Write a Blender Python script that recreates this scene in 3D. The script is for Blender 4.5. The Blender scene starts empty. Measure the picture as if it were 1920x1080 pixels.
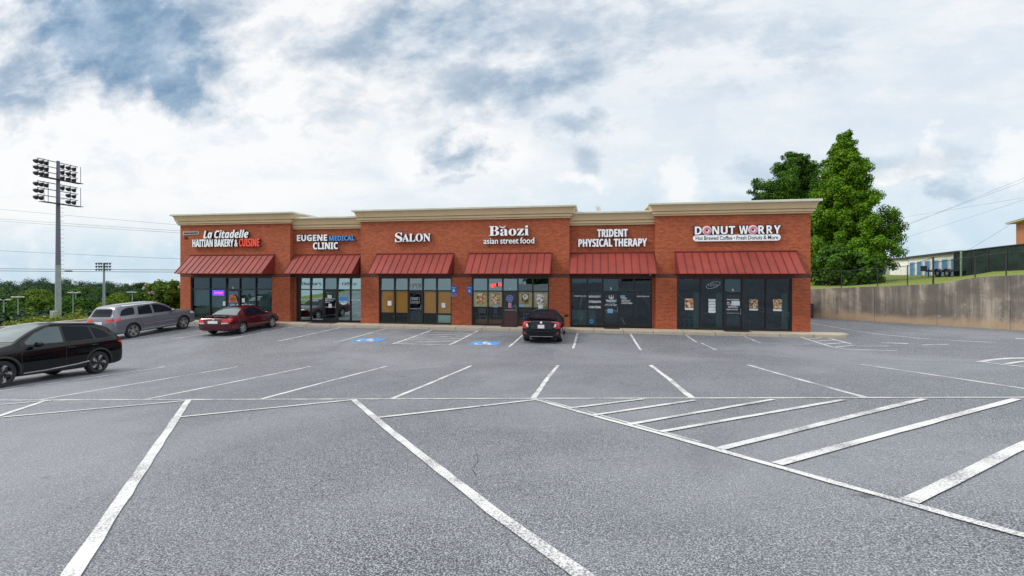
import bpy, bmesh, math, random
import numpy as np
from mathutils import Vector, Matrix
from mathutils.bvhtree import BVHTree

R = math.radians
D = bpy.data
sc = bpy.context.scene
COL = sc.collection

# ------------------------------------------------------------------ camera
F, YAW, HOR, CZ = 882.0, R(9.84), 511.0, 3.2        # focal length in px of a 1920 px wide frame, yaw, horizon row, eye height
CS, SN = math.cos(YAW), math.sin(YAW)
cam = D.objects.new('camera', D.cameras.new('camera'))
COL.objects.link(cam)
cam.location = (0, 0, CZ)
cam.rotation_euler = (R(90), 0, YAW)
cam.data.sensor_width = 36
cam.data.lens = F / 1920 * 36
cam.data.shift_y = -29 / 1920
cam.data.clip_start = 0.05
cam.data.clip_end = 6000
sc.camera = cam

sc.view_settings.view_transform = 'Standard'
sc.view_settings.look = 'None'
sc.view_settings.gamma = 1
sc.view_settings.exposure = 0.0
sc.view_settings.use_curve_mapping = False
sc.cycles.max_bounces = 6
sc.cycles.transparent_max_bounces = 12
sc.cycles.use_denoising = True
sc.cycles.denoiser = 'OPENIMAGEDENOISE'
sc.cycles.denoising_prefilter = 'NONE'
sc.cycles.use_adaptive_sampling = False

SUN_EL, SUN_AZ = R(44), R(-112)      # azimuth measured from +Y towards +X

# ------------------------------------------------------------------ node helpers
def link(nt, a, b): nt.links.new(a, b)

def nd(nt, typ, **kw):
    n = nt.nodes.new(typ)
    for k, v in kw.items():
        if k.startswith('i_'):
            key = k[2:]
            key = int(key) if key.isdigit() else key.replace('_', ' ')
            n.inputs[key].default_value = v
        else:
            setattr(n, k, v)
    return n

def mth(nt, op, a, b=None, c=None, clamp=False):
    n = nt.nodes.new('ShaderNodeMath'); n.operation = op; n.use_clamp = clamp
    for i, v in enumerate((a, b, c)):
        if v is None: continue
        if isinstance(v, (int, float)): n.inputs[i].default_value = v
        else: nt.links.new(v, n.inputs[i])
    return n.outputs[0]

def sstep(nt, v, a, b, lo=0.0, hi=1.0):
    n = nt.nodes.new('ShaderNodeMapRange'); n.interpolation_type = 'SMOOTHSTEP'
    n.inputs['From Min'].default_value = a; n.inputs['From Max'].default_value = b
    n.inputs['To Min'].default_value = lo; n.inputs['To Max'].default_value = hi
    nt.links.new(v, n.inputs['Value'])
    return n.outputs['Result']

def mixc(nt, fac, a, b, blend='MIX'):
    n = nt.nodes.new('ShaderNodeMix'); n.data_type = 'RGBA'; n.blend_type = blend
    for idx, v in ((0, fac), (6, a), (7, b)):
        if isinstance(v, (int, float)): n.inputs[idx].default_value = v
        elif isinstance(v, (tuple, list)): n.inputs[idx].default_value = (*v[:3], 1)
        else: nt.links.new(v, n.inputs[idx])
    return n.outputs[2]

def noise(nt, vec, scale, detail=4, rough=0.55, dist=0.0):
    n = nd(nt, 'ShaderNodeTexNoise'); n.inputs['Scale'].default_value = scale
    n.inputs['Detail'].default_value = detail; n.inputs['Roughness'].default_value = rough
    n.inputs['Distortion'].default_value = dist
    if vec is not None: nt.links.new(vec, n.inputs['Vector'])
    return n.outputs['Fac']

# ------------------------------------------------------------------ sky
w = D.worlds.new('World'); sc.world = w; w.use_nodes = True
nt = w.node_tree; nt.nodes.clear()
wout = nd(nt, 'ShaderNodeOutputWorld'); bg = nd(nt, 'ShaderNodeBackground'); bg.inputs['Strength'].default_value = 0.1
link(nt, bg.outputs[0], wout.inputs['Surface'])
sky = nd(nt, 'ShaderNodeTexSky'); sky.sky_type = 'NISHITA'; sky.sun_disc = False
sky.sun_elevation = SUN_EL; sky.sun_rotation = SUN_AZ
tc = nd(nt, 'ShaderNodeTexCoord'); gen = tc.outputs['Generated']
sep = nd(nt, 'ShaderNodeSeparateXYZ'); link(nt, gen, sep.inputs[0])
ay = mth(nt, 'MAXIMUM', mth(nt, 'ABSOLUTE', sep.outputs[1]), 0.08)
U = mth(nt, 'DIVIDE', sep.outputs[0], ay)
V = mth(nt, 'DIVIDE', sep.outputs[2], ay)
zz = mth(nt, 'ADD', mth(nt, 'MAXIMUM', sep.outputs[2], 0.0), 0.22)
cp = nd(nt, 'ShaderNodeCombineXYZ')
link(nt, mth(nt, 'DIVIDE', sep.outputs[0], zz), cp.inputs[0]); link(nt, mth(nt, 'DIVIDE', sep.outputs[1], zz), cp.inputs[1])
cuv = nd(nt, 'ShaderNodeCombineXYZ'); link(nt, U, cuv.inputs[0]); link(nt, V, cuv.inputs[1])
nbig = noise(nt, cp.outputs[0], 0.9, 6, 0.55, 0.2)
nmid = noise(nt, cuv.outputs[0], 5.5, 8, 0.62, 0.25)
nfine = noise(nt, cuv.outputs[0], 14, 6, 0.6, 0.4)
# wander of the cloud edges
wu = mth(nt, 'MULTIPLY', mth(nt, 'SUBTRACT', noise(nt, cuv.outputs[0], 3.3, 9, 0.62), 0.5), 0.34)
sh = nd(nt, 'ShaderNodeVectorMath', operation='ADD'); link(nt, cuv.outputs[0], sh.inputs[0]); sh.inputs[1].default_value = (7.3, 2.1, 4.4)
wv = mth(nt, 'MULTIPLY', mth(nt, 'SUBTRACT', noise(nt, sh.outputs[0], 3.6, 9, 0.62), 0.5), 0.28)
Ud = mth(nt, 'ADD', U, wu); Vd = mth(nt, 'ADD', V, wv)

rag = mth(nt, 'MULTIPLY', mth(nt, 'SUBTRACT', mth(nt, 'ADD', mth(nt, 'MULTIPLY', nfine, 0.6), mth(nt, 'MULTIPLY', nmid, 0.4)), 0.5), 1.15)
mps = nd(nt, 'ShaderNodeMapping'); mps.inputs['Rotation'].default_value = (0, 0, R(24)); mps.inputs['Scale'].default_value = (1.4, 5.0, 1); link(nt, cuv.outputs[0], mps.inputs[0])
streak = noise(nt, mps.outputs[0], 2.2, 7, 0.6, 0.5)

def uv_of(px, py):
    u = (px - 960) / F; v = (HOR - py) / F
    k = CS + u * SN
    return (-SN + u * CS) / k, v / k

def blob(px, py, rx, ry, soft=0.9, tilt=0.0):
    u, v = uv_of(px, py); ru = abs(uv_of(px + rx, py)[0] - u); rv = abs(uv_of(px, py - ry)[1] - v)
    du = mth(nt, 'SUBTRACT', Ud, u); dv = mth(nt, 'SUBTRACT', Vd, v)
    c, s = math.cos(tilt), math.sin(tilt)
    a = mth(nt, 'ADD', mth(nt, 'MULTIPLY', du, c / ru), mth(nt, 'MULTIPLY', dv, s / ru))
    b = mth(nt, 'ADD', mth(nt, 'MULTIPLY', du, -s / rv), mth(nt, 'MULTIPLY', dv, c / rv))
    d2 = mth(nt, 'ADD', mth(nt, 'MULTIPLY', a, a), mth(nt, 'MULTIPLY', b, b))
    d = mth(nt, 'ADD', mth(nt, 'SQRT', d2), rag)
    return sstep(nt, d, 1.0 - soft * 0.65, 1.0 + soft * 0.65, 1.0, 0.0)

def union(items):
    acc = None
    for amp, b in items:
        v = mth(nt, 'MULTIPLY', b, amp)
        acc = v if acc is None else mth(nt, 'MAXIMUM', acc, v)
    return acc

dark = union([(1.3, blob(215, 60, 215, 100, 1.15, -0.25)), (1.25, blob(320, 140, 110, 50, 1.15, -0.5)), (0.75, blob(60, 150, 110, 55, 1.0)),
              (0.75, blob(390, 20, 120, 40, 1.0)), (0.8, blob(790, 60, 220, 70, 1.1)), (0.75, blob(990, 140, 240, 48, 1.2, 0.1)),
              (0.5, blob(1120, 60, 200, 60, 1.3)), (0.72, blob(872, 272, 66, 26, 1.1)), (0.5, blob(1085, 228, 75, 20, 1.0)),
              (0.45, blob(1100, 285, 40, 35, 1.0)), (0.35, blob(620, 190, 60, 70, 1.2)), (0.4, blob(870, 322, 50, 12, 1.0)),
              (0.35, blob(1580, 345, 260, 30, 1.5)), (0.45, blob(1740, 385, 60, 20, 1.0)), (0.3, blob(1400, 90, 200, 60, 1.4))])
white = union([(0.9, blob(770, 275, 45, 40, 0.9)), (0.9, blob(955, 290, 45, 45, 0.9)), (0.85, blob(905, 225, 50, 25, 0.9)), (1.0, blob(1735, 312, 42, 26, 0.5, 0.6)), (1.0, blob(1690, 350, 60, 26, 0.6)),
               (0.8, blob(1265, 335, 38, 34, 0.7)), (0.8, blob(1880, 310, 75, 22, 0.8, 0.35)), (0.9, blob(1080, 335, 50, 14, 0.9)),
               (0.95, blob(480, 190, 130, 190, 1.2)), (0.7, blob(180, 260, 260, 80, 1.2)), (0.6, blob(40, 100, 40, 50, 0.8))])
# pale overcast that is bluer towards the horizon, whitest on the left
wob = mth(nt, 'MULTIPLY', mth(nt, 'SUBTRACT', nbig, 0.5), 0.55)
hz = sstep(nt, V, 0.02, 0.30)
base = mixc(nt, hz, (0.61, 0.78, 0.90), (0.83, 0.895, 0.955))
leftw = sstep(nt, mth(nt, 'ADD', U, mth(nt, 'MULTIPLY', V, -0.4)), 0.25, -0.95)
base = mixc(nt, mth(nt, 'MULTIPLY', leftw, sstep(nt, V, 0.03, 0.2)), base, (1.02, 1.015, 1.01))
base = mixc(nt, sstep(nt, nmid, 0.42, 0.68, 0, 0.42), base, (0.95, 0.965, 0.985))
base = mixc(nt, sstep(nt, nbig, 0.48, 0.28, 0, 0.28), base, (0.58, 0.72, 0.87))
base = mixc(nt, sstep(nt, streak, 0.46, 0.72, 0, 0.45), base, (0.66, 0.78, 0.90))
base = mixc(nt, sstep(nt, streak, 0.46, 0.28, 0, 0.7), base, (1.0, 1.0, 1.0))
base = mixc(nt, white, base, (1.03, 1.03, 1.03))
mpp = nd(nt, 'ShaderNodeMapping'); mpp.inputs['Scale'].default_value = (1.0, 1.9, 1); mpp.inputs['Rotation'].default_value = (0, 0, R(-18)); link(nt, cuv.outputs[0], mpp.inputs[0])
puff = noise(nt, mpp.outputs[0], 6.5, 9, 0.62, 0.15)
base = mixc(nt, mth(nt, 'MULTIPLY', sstep(nt, puff, 0.50, 0.36), mth(nt, 'MULTIPLY', sstep(nt, V, 0.12, 0.34), 0.30)), base, (0.66, 0.76, 0.88))
base = mixc(nt, mth(nt, 'MULTIPLY', sstep(nt, puff, 0.48, 0.74), 0.55), base, (1.02, 1.02, 1.02))
dk = mth(nt, 'SUBTRACT', mth(nt, 'MULTIPLY', dark, 1.05), sstep(nt, puff, 0.42, 0.72, 0.0, 0.42), clamp=True)
dk = mth(nt, 'MINIMUM', dk, 1.0)
dcol = mixc(nt, sstep(nt, puff, 0.3, 0.7), (0.14, 0.28, 0.45), (0.41, 0.55, 0.71))
base = mixc(nt, mth(nt, 'MULTIPLY', dk, 0.92), base, dcol)
zen = sstep(nt, V, 0.7, 2.2, 1.0, 2.1)  # sky overhead, out of view, brightened to boost the light on the scene
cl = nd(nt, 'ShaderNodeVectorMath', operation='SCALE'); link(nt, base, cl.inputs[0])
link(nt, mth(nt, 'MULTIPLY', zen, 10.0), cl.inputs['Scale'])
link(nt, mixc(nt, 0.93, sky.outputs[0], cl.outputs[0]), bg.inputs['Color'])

sun = D.objects.new('sun', D.lights.new('sun', 'SUN')); COL.objects.link(sun)
sun.data.energy = 1.9; sun.data.angle = R(14); sun.data.color = (1.0, 0.95, 0.88)
sdir = Vector((math.sin(SUN_AZ) * math.cos(SUN_EL), math.cos(SUN_AZ) * math.cos(SUN_EL), math.sin(SUN_EL)))
sun.rotation_euler = sdir.to_track_quat('Z', 'Y').to_euler()

# ------------------------------------------------------------------ materials
MATS = {}
def newmat(name):
    m = D.materials.new(name); m.use_nodes = True
    t = m.node_tree; t.nodes.clear()
    o = nd(t, 'ShaderNodeOutputMaterial'); p = nd(t, 'ShaderNodeBsdfPrincipled')
    link(t, p.outputs[0], o.inputs['Surface'])
    MATS[name] = m
    return m, t, p, o

def objco(t): return nd(t, 'ShaderNodeTexCoord').outputs['Object']

def simple(name, col, rough=0.6, metal=0.0, var=0.12, scale=3.0, spec=0.5, bump=0.0, coat=0.0, emit=None, streak=0.0):
    m, t, p, o = newmat(name)
    co = nd(t, 'ShaderNodeNewGeometry').outputs['Position']
    n = noise(t, co, scale, 5, 0.6)
    dk_ = tuple(c * (1 - var * 1.6) for c in col); lt = tuple(min(1, c * (1 + var)) for c in col)
    c = mixc(t, sstep(t, n, 0.3, 0.7), dk_, lt)
    if streak:
        mp = nd(t, 'ShaderNodeMapping'); mp.inputs['Scale'].default_value = (1.5, 1.5, 0.12); link(t, co, mp.inputs[0])
        s = noise(t, mp.outputs[0], 2.2, 5, 0.65)
        c = mixc(t, sstep(t, s, 0.45, 0.75, 0, streak), c, tuple(x * 0.35 for x in col))
    link(t, c, p.inputs['Base Color'])
    p.inputs['Roughness'].default_value = rough; p.inputs['Metallic'].default_value = metal
    p.inputs['Specular IOR Level'].default_value = spec
    if coat: p.inputs['Coat Weight'].default_value = coat; p.inputs['Coat Roughness'].default_value = 0.04
    if bump:
        b = nd(t, 'ShaderNodeBump'); b.inputs['Strength'].default_value = bump; b.inputs['Distance'].default_value = 0.02
        link(t, noise(t, co, scale * 8, 4), b.inputs['Height']); link(t, b.outputs[0], p.inputs['Normal'])
    if emit:
        p.inputs['Emission Color'].default_value = (*emit[0], 1); p.inputs['Emission Strength'].default_value = emit[1]
    return m

def m_asphalt():
    m, t, p, o = newmat('asphalt')
    co = nd(t, 'ShaderNodeNewGeometry').outputs['Position']
    fine = noise(t, co, 140, 1, 0.6)
    grain = noise(t, co, 86, 1, 0.6)
    med = noise(t, co, 1.3, 6, 0.62)
    big = noise(t, co, 0.16, 5, 0.6, 0.4)
    c = mixc(t, sstep(t, fine, 0.38, 0.64), (0.050, 0.055, 0.068), (0.235, 0.247, 0.275))
    c = mixc(t, sstep(t, grain, 0.52, 0.38, 0, 0.95), c, (0.018, 0.019, 0.023))
    c = mixc(t, sstep(t, grain, 0.54, 0.65, 0, 0.75), c, (0.42, 0.43, 0.45))
    c = mixc(t, sstep(t, med, 0.42, 0.72, 0, 0.32), c, (0.085, 0.090, 0.106))
    c = mixc(t, sstep(t, big, 0.42, 0.66, 0, 0.45), c, (0.25, 0.26, 0.28))
    # oil-dark patches stretched along the bays
    mp = nd(t, 'ShaderNodeMapping'); mp.inputs['Scale'].default_value = (0.42, 0.16, 1); link(t, co, mp.inputs[0])
    oil = noise(t, mp.outputs[0], 1.0, 5, 0.65, 0.6)
    c = mixc(t, sstep(t, oil, 0.53, 0.76, 0, 0.50), c, (0.10, 0.102, 0.118))
    drip = noise(t, co, 2.6, 4, 0.6)
    c = mixc(t, mth(t, 'MULTIPLY', sstep(t, drip, 0.66, 0.74, 0, 0.6), sstep(t, noise(t, co, 0.28, 2), 0.45, 0.6)), c, (0.045, 0.046, 0.052))
    # thin cracks in a few places
    vo = nd(t, 'ShaderNodeTexVoronoi'); vo.feature = 'DISTANCE_TO_EDGE'; vo.inputs['Scale'].default_value = 0.22
    wob_ = nd(t, 'ShaderNodeVectorMath', operation='ADD'); link(t, co, wob_.inputs[0])
    nv = nd(t, 'ShaderNodeTexNoise'); nv.inputs['Scale'].default_value = 0.9; nv.inputs['Detail'].default_value = 6; link(t, co, nv.inputs['Vector'])
    link(t, nv.outputs['Color'], wob_.inputs[1]); link(t, wob_.outputs[0], vo.inputs['Vector'])
    crk = sstep(t, vo.outputs['Distance'], 0.0006, 0.0022, 1, 0)
    crk = mth(t, 'MULTIPLY', crk, sstep(t, noise(t, co, 0.31, 3), 0.60, 0.70))
    c = mixc(t, mth(t, 'MULTIPLY', crk, 0.8), c, (0.03, 0.03, 0.035))
    link(t, c, p.inputs['Base Color'])
    p.inputs['Roughness'].default_value = 0.62; p.inputs['Specular IOR Level'].default_value = 0.6
    b = nd(t, 'ShaderNodeBump'); b.inputs['Strength'].default_value = 0.55; b.inputs['Distance'].default_value = 0.008
    link(t, mth(t, 'ADD', grain, fine), b.inputs['Height']); link(t, b.outputs[0], p.inputs['Normal'])
    return m

def m_paint(name, col, worn, lo=0.5):
    m, t, p, o = newmat(name)
    co = nd(t, 'ShaderNodeNewGeometry').outputs['Position']
    a = noise(t, co, 60, 3, 0.7); b_ = noise(t, co, 1.4, 5, 0.6)
    f = sstep(t, mth(t, 'ADD', a, mth(t, 'MULTIPLY', b_, worn)), lo, lo + 0.16)
    fine = noise(t, co, 95, 3, 0.7)
    asp = mixc(t, fine, (0.12, 0.12, 0.135), (0.26, 0.26, 0.28))
    link(t, mixc(t, f, asp, mixc(t, b_, tuple(c * 0.86 for c in col), col)), p.inputs['Base Color'])
    p.inputs['Roughness'].default_value = 0.7
    return m

def m_brick(name, c1, c2, mortar, soldier=False):
    m, t, p, o = newmat(name)
    geo = nd(t, 'ShaderNodeNewGeometry'); s = nd(t, 'ShaderNodeSeparateXYZ'); link(t, geo.outputs['Position'], s.inputs[0])
    cb = nd(t, 'ShaderNodeCombineXYZ'); xy = mth(t, 'ADD', s.outputs[0], s.outputs[1])
    if soldier: link(t, s.outputs[2], cb.inputs[0]); link(t, xy, cb.inputs[1])
    else: link(t, xy, cb.inputs[0]); link(t, s.outputs[2], cb.inputs[1])
    br = nd(t, 'ShaderNodeTexBrick'); link(t, cb.outputs[0], br.inputs['Vector'])
    br.inputs['Scale'].default_value = 1; br.inputs['Brick Width'].default_value = 0.215; br.inputs['Row Height'].default_value = 0.072
    br.inputs['Mortar Size'].default_value = 0.009; br.inputs['Mortar Smooth'].default_value = 0.3; br.inputs['Bias'].default_value = -0.1
    br.inputs['Color1'].default_value = (*c1, 1); br.inputs['Color2'].default_value = (*c2, 1); br.inputs['Mortar'].default_value = (*mortar, 1)
    n = noise(t, geo.outputs['Position'], 0.5, 5, 0.6)
    n2 = noise(t, geo.outputs['Position'], 9, 4, 0.7)
    c = mixc(t, sstep(t, n, 0.35, 0.7, 0.0, 0.22), br.outputs['Color'], tuple(x * 0.6 for x in c1))
    c = mixc(t, sstep(t, n2, 0.5, 0.75, 0.0, 0.3), c, tuple(min(1, x * 1.5) for x in c2))
    link(t, c, p.inputs['Base Color']); p.inputs['Roughness'].default_value = 0.85
    b = nd(t, 'ShaderNodeBump'); b.inputs['Strength'].default_value = 0.5; b.inputs['Distance'].default_value = 0.01; b.invert = True
    link(t, br.outputs['Fac'], b.inputs['Height']); link(t, b.outputs[0], p.inputs['Normal'])
    return m

def m_glass(name, tint, gloss, glosscol=(0.85, 0.95, 0.96)):
    m = D.materials.new(name); m.use_nodes = True; t = m.node_tree; t.nodes.clear(); MATS[name] = m
    o = nd(t, 'ShaderNodeOutputMaterial'); mx = nd(t, 'ShaderNodeMixShader')
    tr = nd(t, 'ShaderNodeBsdfTransparent'); tr.inputs[0].default_value = (*tint, 1)
    gl = nd(t, 'ShaderNodeBsdfGlossy'); gl.inputs['Color'].default_value = (*glosscol, 1); gl.inputs['Roughness'].default_value = 0.015
    fr = nd(t, 'ShaderNodeFresnel'); fr.inputs['IOR'].default_value = 1.5
    co = nd(t, 'ShaderNodeNewGeometry').outputs['Position']
    b = nd(t, 'ShaderNodeBump'); b.inputs['Strength'].default_value = 0.08; b.inputs['Distance'].default_value = 0.02
    link(t, noise(t, co, 1.3, 2), b.inputs['Height']); link(t, b.outputs[0], gl.inputs['Normal'])
    link(t, mth(t, 'ADD', fr.outputs[0], gloss, clamp=True), mx.inputs[0]); link(t, tr.outputs[0], mx.inputs[1]); link(t, gl.outputs[0], mx.inputs[2])
    link(t, mx.outputs[0], o.inputs['Surface'])
    return m

def m_leaf(name, c_dark, c_mid, c_light, trans=0.25):
    m = D.materials.new(name); m.use_nodes = True; t = m.node_tree; t.nodes.clear(); MATS[name] = m
    o = nd(t, 'ShaderNodeOutputMaterial'); geo = nd(t, 'ShaderNodeNewGeometry')
    rp = nd(t, 'ShaderNodeValToRGB'); e = rp.color_ramp.elements
    e[0].position = 0.0; e[0].color = (*c_dark, 1); e[1].position = 1.0; e[1].color = (*c_light, 1)
    k = rp.color_ramp.elements.new(0.5); k.color = (*c_mid, 1)
    n = noise(t, geo.outputs['Position'], 0.35, 3)
    v = mth(t, 'ADD', mth(t, 'MULTIPLY', geo.outputs['Random Per Island'], 0.24), mth(t, 'MULTIPLY', n, 0.30))
    v = mth(t, 'ADD', v, sstep(t, noise(t, geo.outputs['Position'], 0.075, 3), 0.32, 0.68, 0.0, 0.30))
    v = mth(t, 'ADD', v, mth(t, 'MULTIPLY', nd(t, 'ShaderNodeObjectInfo').outputs['Random'], 0.22))
    link(t, v, rp.inputs[0])
    d = nd(t, 'ShaderNodeBsdfDiffuse'); tl = nd(t, 'ShaderNodeBsdfTranslucent'); mx = nd(t, 'ShaderNodeMixShader'); mx.inputs[0].default_value = trans
    gs = nd(t, 'ShaderNodeBsdfGlossy'); gs.inputs['Roughness'].default_value = 0.45; mx2 = nd(t, 'ShaderNodeMixShader'); mx2.inputs[0].default_value = 0.012
    link(t, rp.outputs[0], d.inputs[0]); link(t, rp.outputs[0], tl.inputs[0])
    link(t, d.outputs[0], mx.inputs[1]); link(t, tl.outputs[0], mx.inputs[2])
    link(t, mx.outputs[0], mx2.inputs[1]); link(t, gs.outputs[0], mx2.inputs[2]); link(t, mx2.outputs[0], o.inputs['Surface'])
    return m

def m_concrete_wall():
    m, t, p, o = newmat('stained_concrete')
    co = nd(t, 'ShaderNodeNewGeometry').outputs['Position']
    n = noise(t, co, 0.8, 6, 0.6)
    c = mixc(t, n, (0.33, 0.285, 0.23), (0.47, 0.415, 0.34))
    mp = nd(t, 'ShaderNodeMapping'); mp.inputs['Scale'].default_value = (1.3, 1.3, 0.05); link(t, co, mp.inputs[0])
    s = noise(t, mp.outputs[0], 1.5, 6, 0.7)
    s2 = noise(t, mp.outputs[0], 5.5, 4, 0.7)
    c = mixc(t, sstep(t, mth(t, 'ADD', s, mth(t, 'MULTIPLY', mth(t, 'SUBTRACT', n, 0.5), 0.5)), 0.34, 0.58, 0, 0.82), c, (0.10, 0.092, 0.082))
    c = mixc(t, sstep(t, s2, 0.56, 0.78, 0, 0.5), c, (0.10, 0.09, 0.08))
    mq = nd(t, 'ShaderNodeMapping'); mq.inputs['Scale'].default_value = (0.30, 0.30, 0.22); link(t, co, mq.inputs[0])
    c = mixc(t, sstep(t, noise(t, mq.outputs[0], 1.3, 6, 0.7, 0.4), 0.48, 0.57, 0, 0.55), c, (0.10, 0.092, 0.08))
    c = mixc(t, sstep(t, s2, 0.40, 0.26, 0, 0.4), c, (0.58, 0.50, 0.38))
    pz = nd(t, 'ShaderNodeSeparateXYZ'); link(t, co, pz.inputs[0])
    low = sstep(t, mth(t, 'ADD', pz.outputs[2], mth(t, 'MULTIPLY', n, 0.7)), 1.05, 0.55)
    c = mixc(t, mth(t, 'MULTIPLY', low, 0.75), c, (0.43, 0.31, 0.20))
    link(t, c, p.inputs['Base Color']); p.inputs['Roughness'].default_value = 0.9
    b = nd(t, 'ShaderNodeBump'); b.inputs['Strength'].default_value = 0.3; b.inputs['Distance'].default_value = 0.02
    link(t, noise(t, co, 12, 4), b.inputs['Height']); link(t, b.outputs[0], p.inputs['Normal'])
    return m

def m_chainlink():
    m = D.materials.new('chain_link'); m.use_nodes = True; t = m.node_tree; t.nodes.clear(); MATS['chain_link'] = m
    o = nd(t, 'ShaderNodeOutputMaterial'); mx = nd(t, 'ShaderNodeMixShader'); tr = nd(t, 'ShaderNodeBsdfTransparent')
    df = nd(t, 'ShaderNodeBsdfDiffuse'); df.inputs[0].default_value = (0.02, 0.02, 0.022, 1)
    s = nd(t, 'ShaderNodeSeparateXYZ'); link(t, nd(t, 'ShaderNodeNewGeometry').outputs['Position'], s.inputs[0])
    xy = mth(t, 'MULTIPLY', s.outputs[0], 1.26)
    f = None
    for sg in (1, -1):
        v = mth(t, 'FRACT', mth(t, 'DIVIDE', mth(t, 'ADD', xy, mth(t, 'MULTIPLY', s.outputs[2], sg)), 0.075))
        l = mth(t, 'LESS_THAN', v, 0.075)
        f = l if f is None else mth(t, 'MAXIMUM', f, l)
    link(t, f, mx.inputs[0]); link(t, tr.outputs[0], mx.inputs[1]); link(t, df.outputs[0], mx.inputs[2]); link(t, mx.outputs[0], o.inputs['Surface'])
    return m

def m_carpaint(name, col, metal=0.0, rough=0.07):
    m, t, p, o = newmat(name)
    co = objco(t)
    n = noise(t, co, 400, 2)
    c = mixc(t, n, tuple(x * 0.85 for x in col), tuple(min(1, x * 1.15) for x in col))
    link(t, c, p.inputs['Base Color']); p.inputs['Metallic'].default_value = metal; p.inputs['Roughness'].default_value = rough
    p.inputs['Specular IOR Level'].default_value = 0.5 if metal else 0.38
    p.inputs['Coat Weight'].default_value = 0.35 if metal else 0.0; p.inputs['Coat Roughness'].default_value = 0.04
    return m

def m_food(name, a, b_, c_, scale):
    m, t, p, o = newmat(name)
    co = nd(t, 'ShaderNodeNewGeometry').outputs['Position']
    vo = nd(t, 'ShaderNodeTexVoronoi'); vo.inputs['Scale'].default_value = scale; link(t, co, vo.inputs['Vector'])
    n = noise(t, co, scale * 1.7, 4)
    c = mixc(t, sstep(t, vo.outputs['Distance'], 0.25, 0.6), a, b_)
    c = mixc(t, sstep(t, n, 0.5, 0.62), c, c_)
    link(t, c, p.inputs['Base Color']); p.inputs['Roughness'].default_value = 0.4
    return m

def m_blind():
    m, t, p, o = newmat('bamboo_blind')
    geo = nd(t, 'ShaderNodeNewGeometry'); s = nd(t, 'ShaderNodeSeparateXYZ'); link(t, geo.outputs['Position'], s.inputs[0])
    st = mth(t, 'FRACT', mth(t, 'MULTIPLY', s.outputs[2], 14.0))
    n = noise(t, geo.outputs['Position'], 1.1, 4)
    c = mixc(t, sstep(t, st, 0.0, 0.3), (0.30, 0.12, 0.025), (0.80, 0.40, 0.10))
    c = mixc(t, n, c, (0.90, 0.48, 0.11))
    link(t, c, p.inputs['Base Color']); p.inputs['Roughness'].default_value = 0.7
    return m

def m_curtain():
    m, t, p, o = newmat('green_curtain')
    geo = nd(t, 'ShaderNodeNewGeometry'); s = nd(t, 'ShaderNodeSeparateXYZ'); link(t, geo.outputs['Position'], s.inputs[0])
    n = noise(t, geo.outputs['Position'], 2.0, 4)
    c = mixc(t, n, (0.16, 0.30, 0.26), (0.34, 0.46, 0.33))
    link(t, c, p.inputs['Base Color']); p.inputs['Roughness'].default_value = 0.9
    return m

def m_sidewalk():
    m, t, p, o = newmat('walk_concrete')
    geo = nd(t, 'ShaderNodeNewGeometry'); co = geo.outputs['Position']; s = nd(t, 'ShaderNodeSeparateXYZ'); link(t, co, s.inputs[0])
    n = noise(t, co, 1.2, 6, 0.65)
    c = mixc(t, n, (0.33, 0.28, 0.215), (0.52, 0.455, 0.365))
    fr_ = mth(t, 'FRACT', mth(t, 'DIVIDE', s.outputs[0], 1.52))
    j = mth(t, 'LESS_THAN', fr_, 0.02)
    c = mixc(t, mth(t, 'MULTIPLY', j, 0.75), c, (0.09, 0.08, 0.07))
    c = mixc(t, sstep(t, noise(t, co, 6, 4), 0.55, 0.75, 0, 0.5), c, (0.22, 0.19, 0.15))
    link(t, c, p.inputs['Base Color']); p.inputs['Roughness'].default_value = 0.9
    return m

def m_grass():
    m, t, p, o = newmat('grass')
    co = nd(t, 'ShaderNodeNewGeometry').outputs['Position']
    n = noise(t, co, 0.4, 5); n2 = noise(t, co, 14, 4, 0.7)
    c = mixc(t, n, (0.10, 0.145, 0.012), (0.20, 0.22, 0.022))
    c = mixc(t, n2, c, (0.15, 0.20, 0.022))
    link(t, c, p.inputs['Base Color']); p.inputs['Roughness'].default_value = 1.0
    return m

m_asphalt(); m_paint('white_paint', (0.60, 0.60, 0.585), 0.75, 0.725); m_paint('faded_paint', (0.54, 0.54, 0.53), 0.75, 0.765)
m_paint('blue_paint', (0.02, 0.27, 0.66), 0.4, 0.56)
m_brick('brick', (0.29, 0.043, 0.012), (0.49, 0.094, 0.027), (0.41, 0.19, 0.105))
m_brick('soldier_brick', (0.10, 0.032, 0.024), (0.15, 0.045, 0.03), (0.12, 0.06, 0.045), True)
m_brick('house_brick', (0.40, 0.13, 0.05), (0.46, 0.16, 0.065), (0.40, 0.22, 0.13))
m_glass('shop_glass', (0.52, 0.60, 0.63), 0.055, (0.62, 0.80, 0.90)); m_glass('clinic_glass', (0.5, 0.6, 0.62), 0.42, (0.72, 0.95, 0.97))
m_glass('salon_glass', (0.94, 0.95, 0.92), 0.015); m_glass('transom_glass', (0.45, 0.52, 0.53), 0.22, (0.72, 0.92, 0.95))
m_leaf('broad_leaf', (0.032, 0.09, 0.004), (0.085, 0.205, 0.007), (0.20, 0.36, 0.012), 0.30)
m_leaf('dark_leaf', (0.015, 0.045, 0.008), (0.032, 0.085, 0.012), (0.06, 0.13, 0.018))
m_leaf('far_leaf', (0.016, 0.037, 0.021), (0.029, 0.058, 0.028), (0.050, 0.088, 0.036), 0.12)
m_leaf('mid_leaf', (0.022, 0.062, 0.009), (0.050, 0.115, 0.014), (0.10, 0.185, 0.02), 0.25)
m_leaf('yellow_leaf', (0.06, 0.11, 0.008), (0.13, 0.19, 0.014), (0.22, 0.28, 0.03), 0.3)
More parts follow.
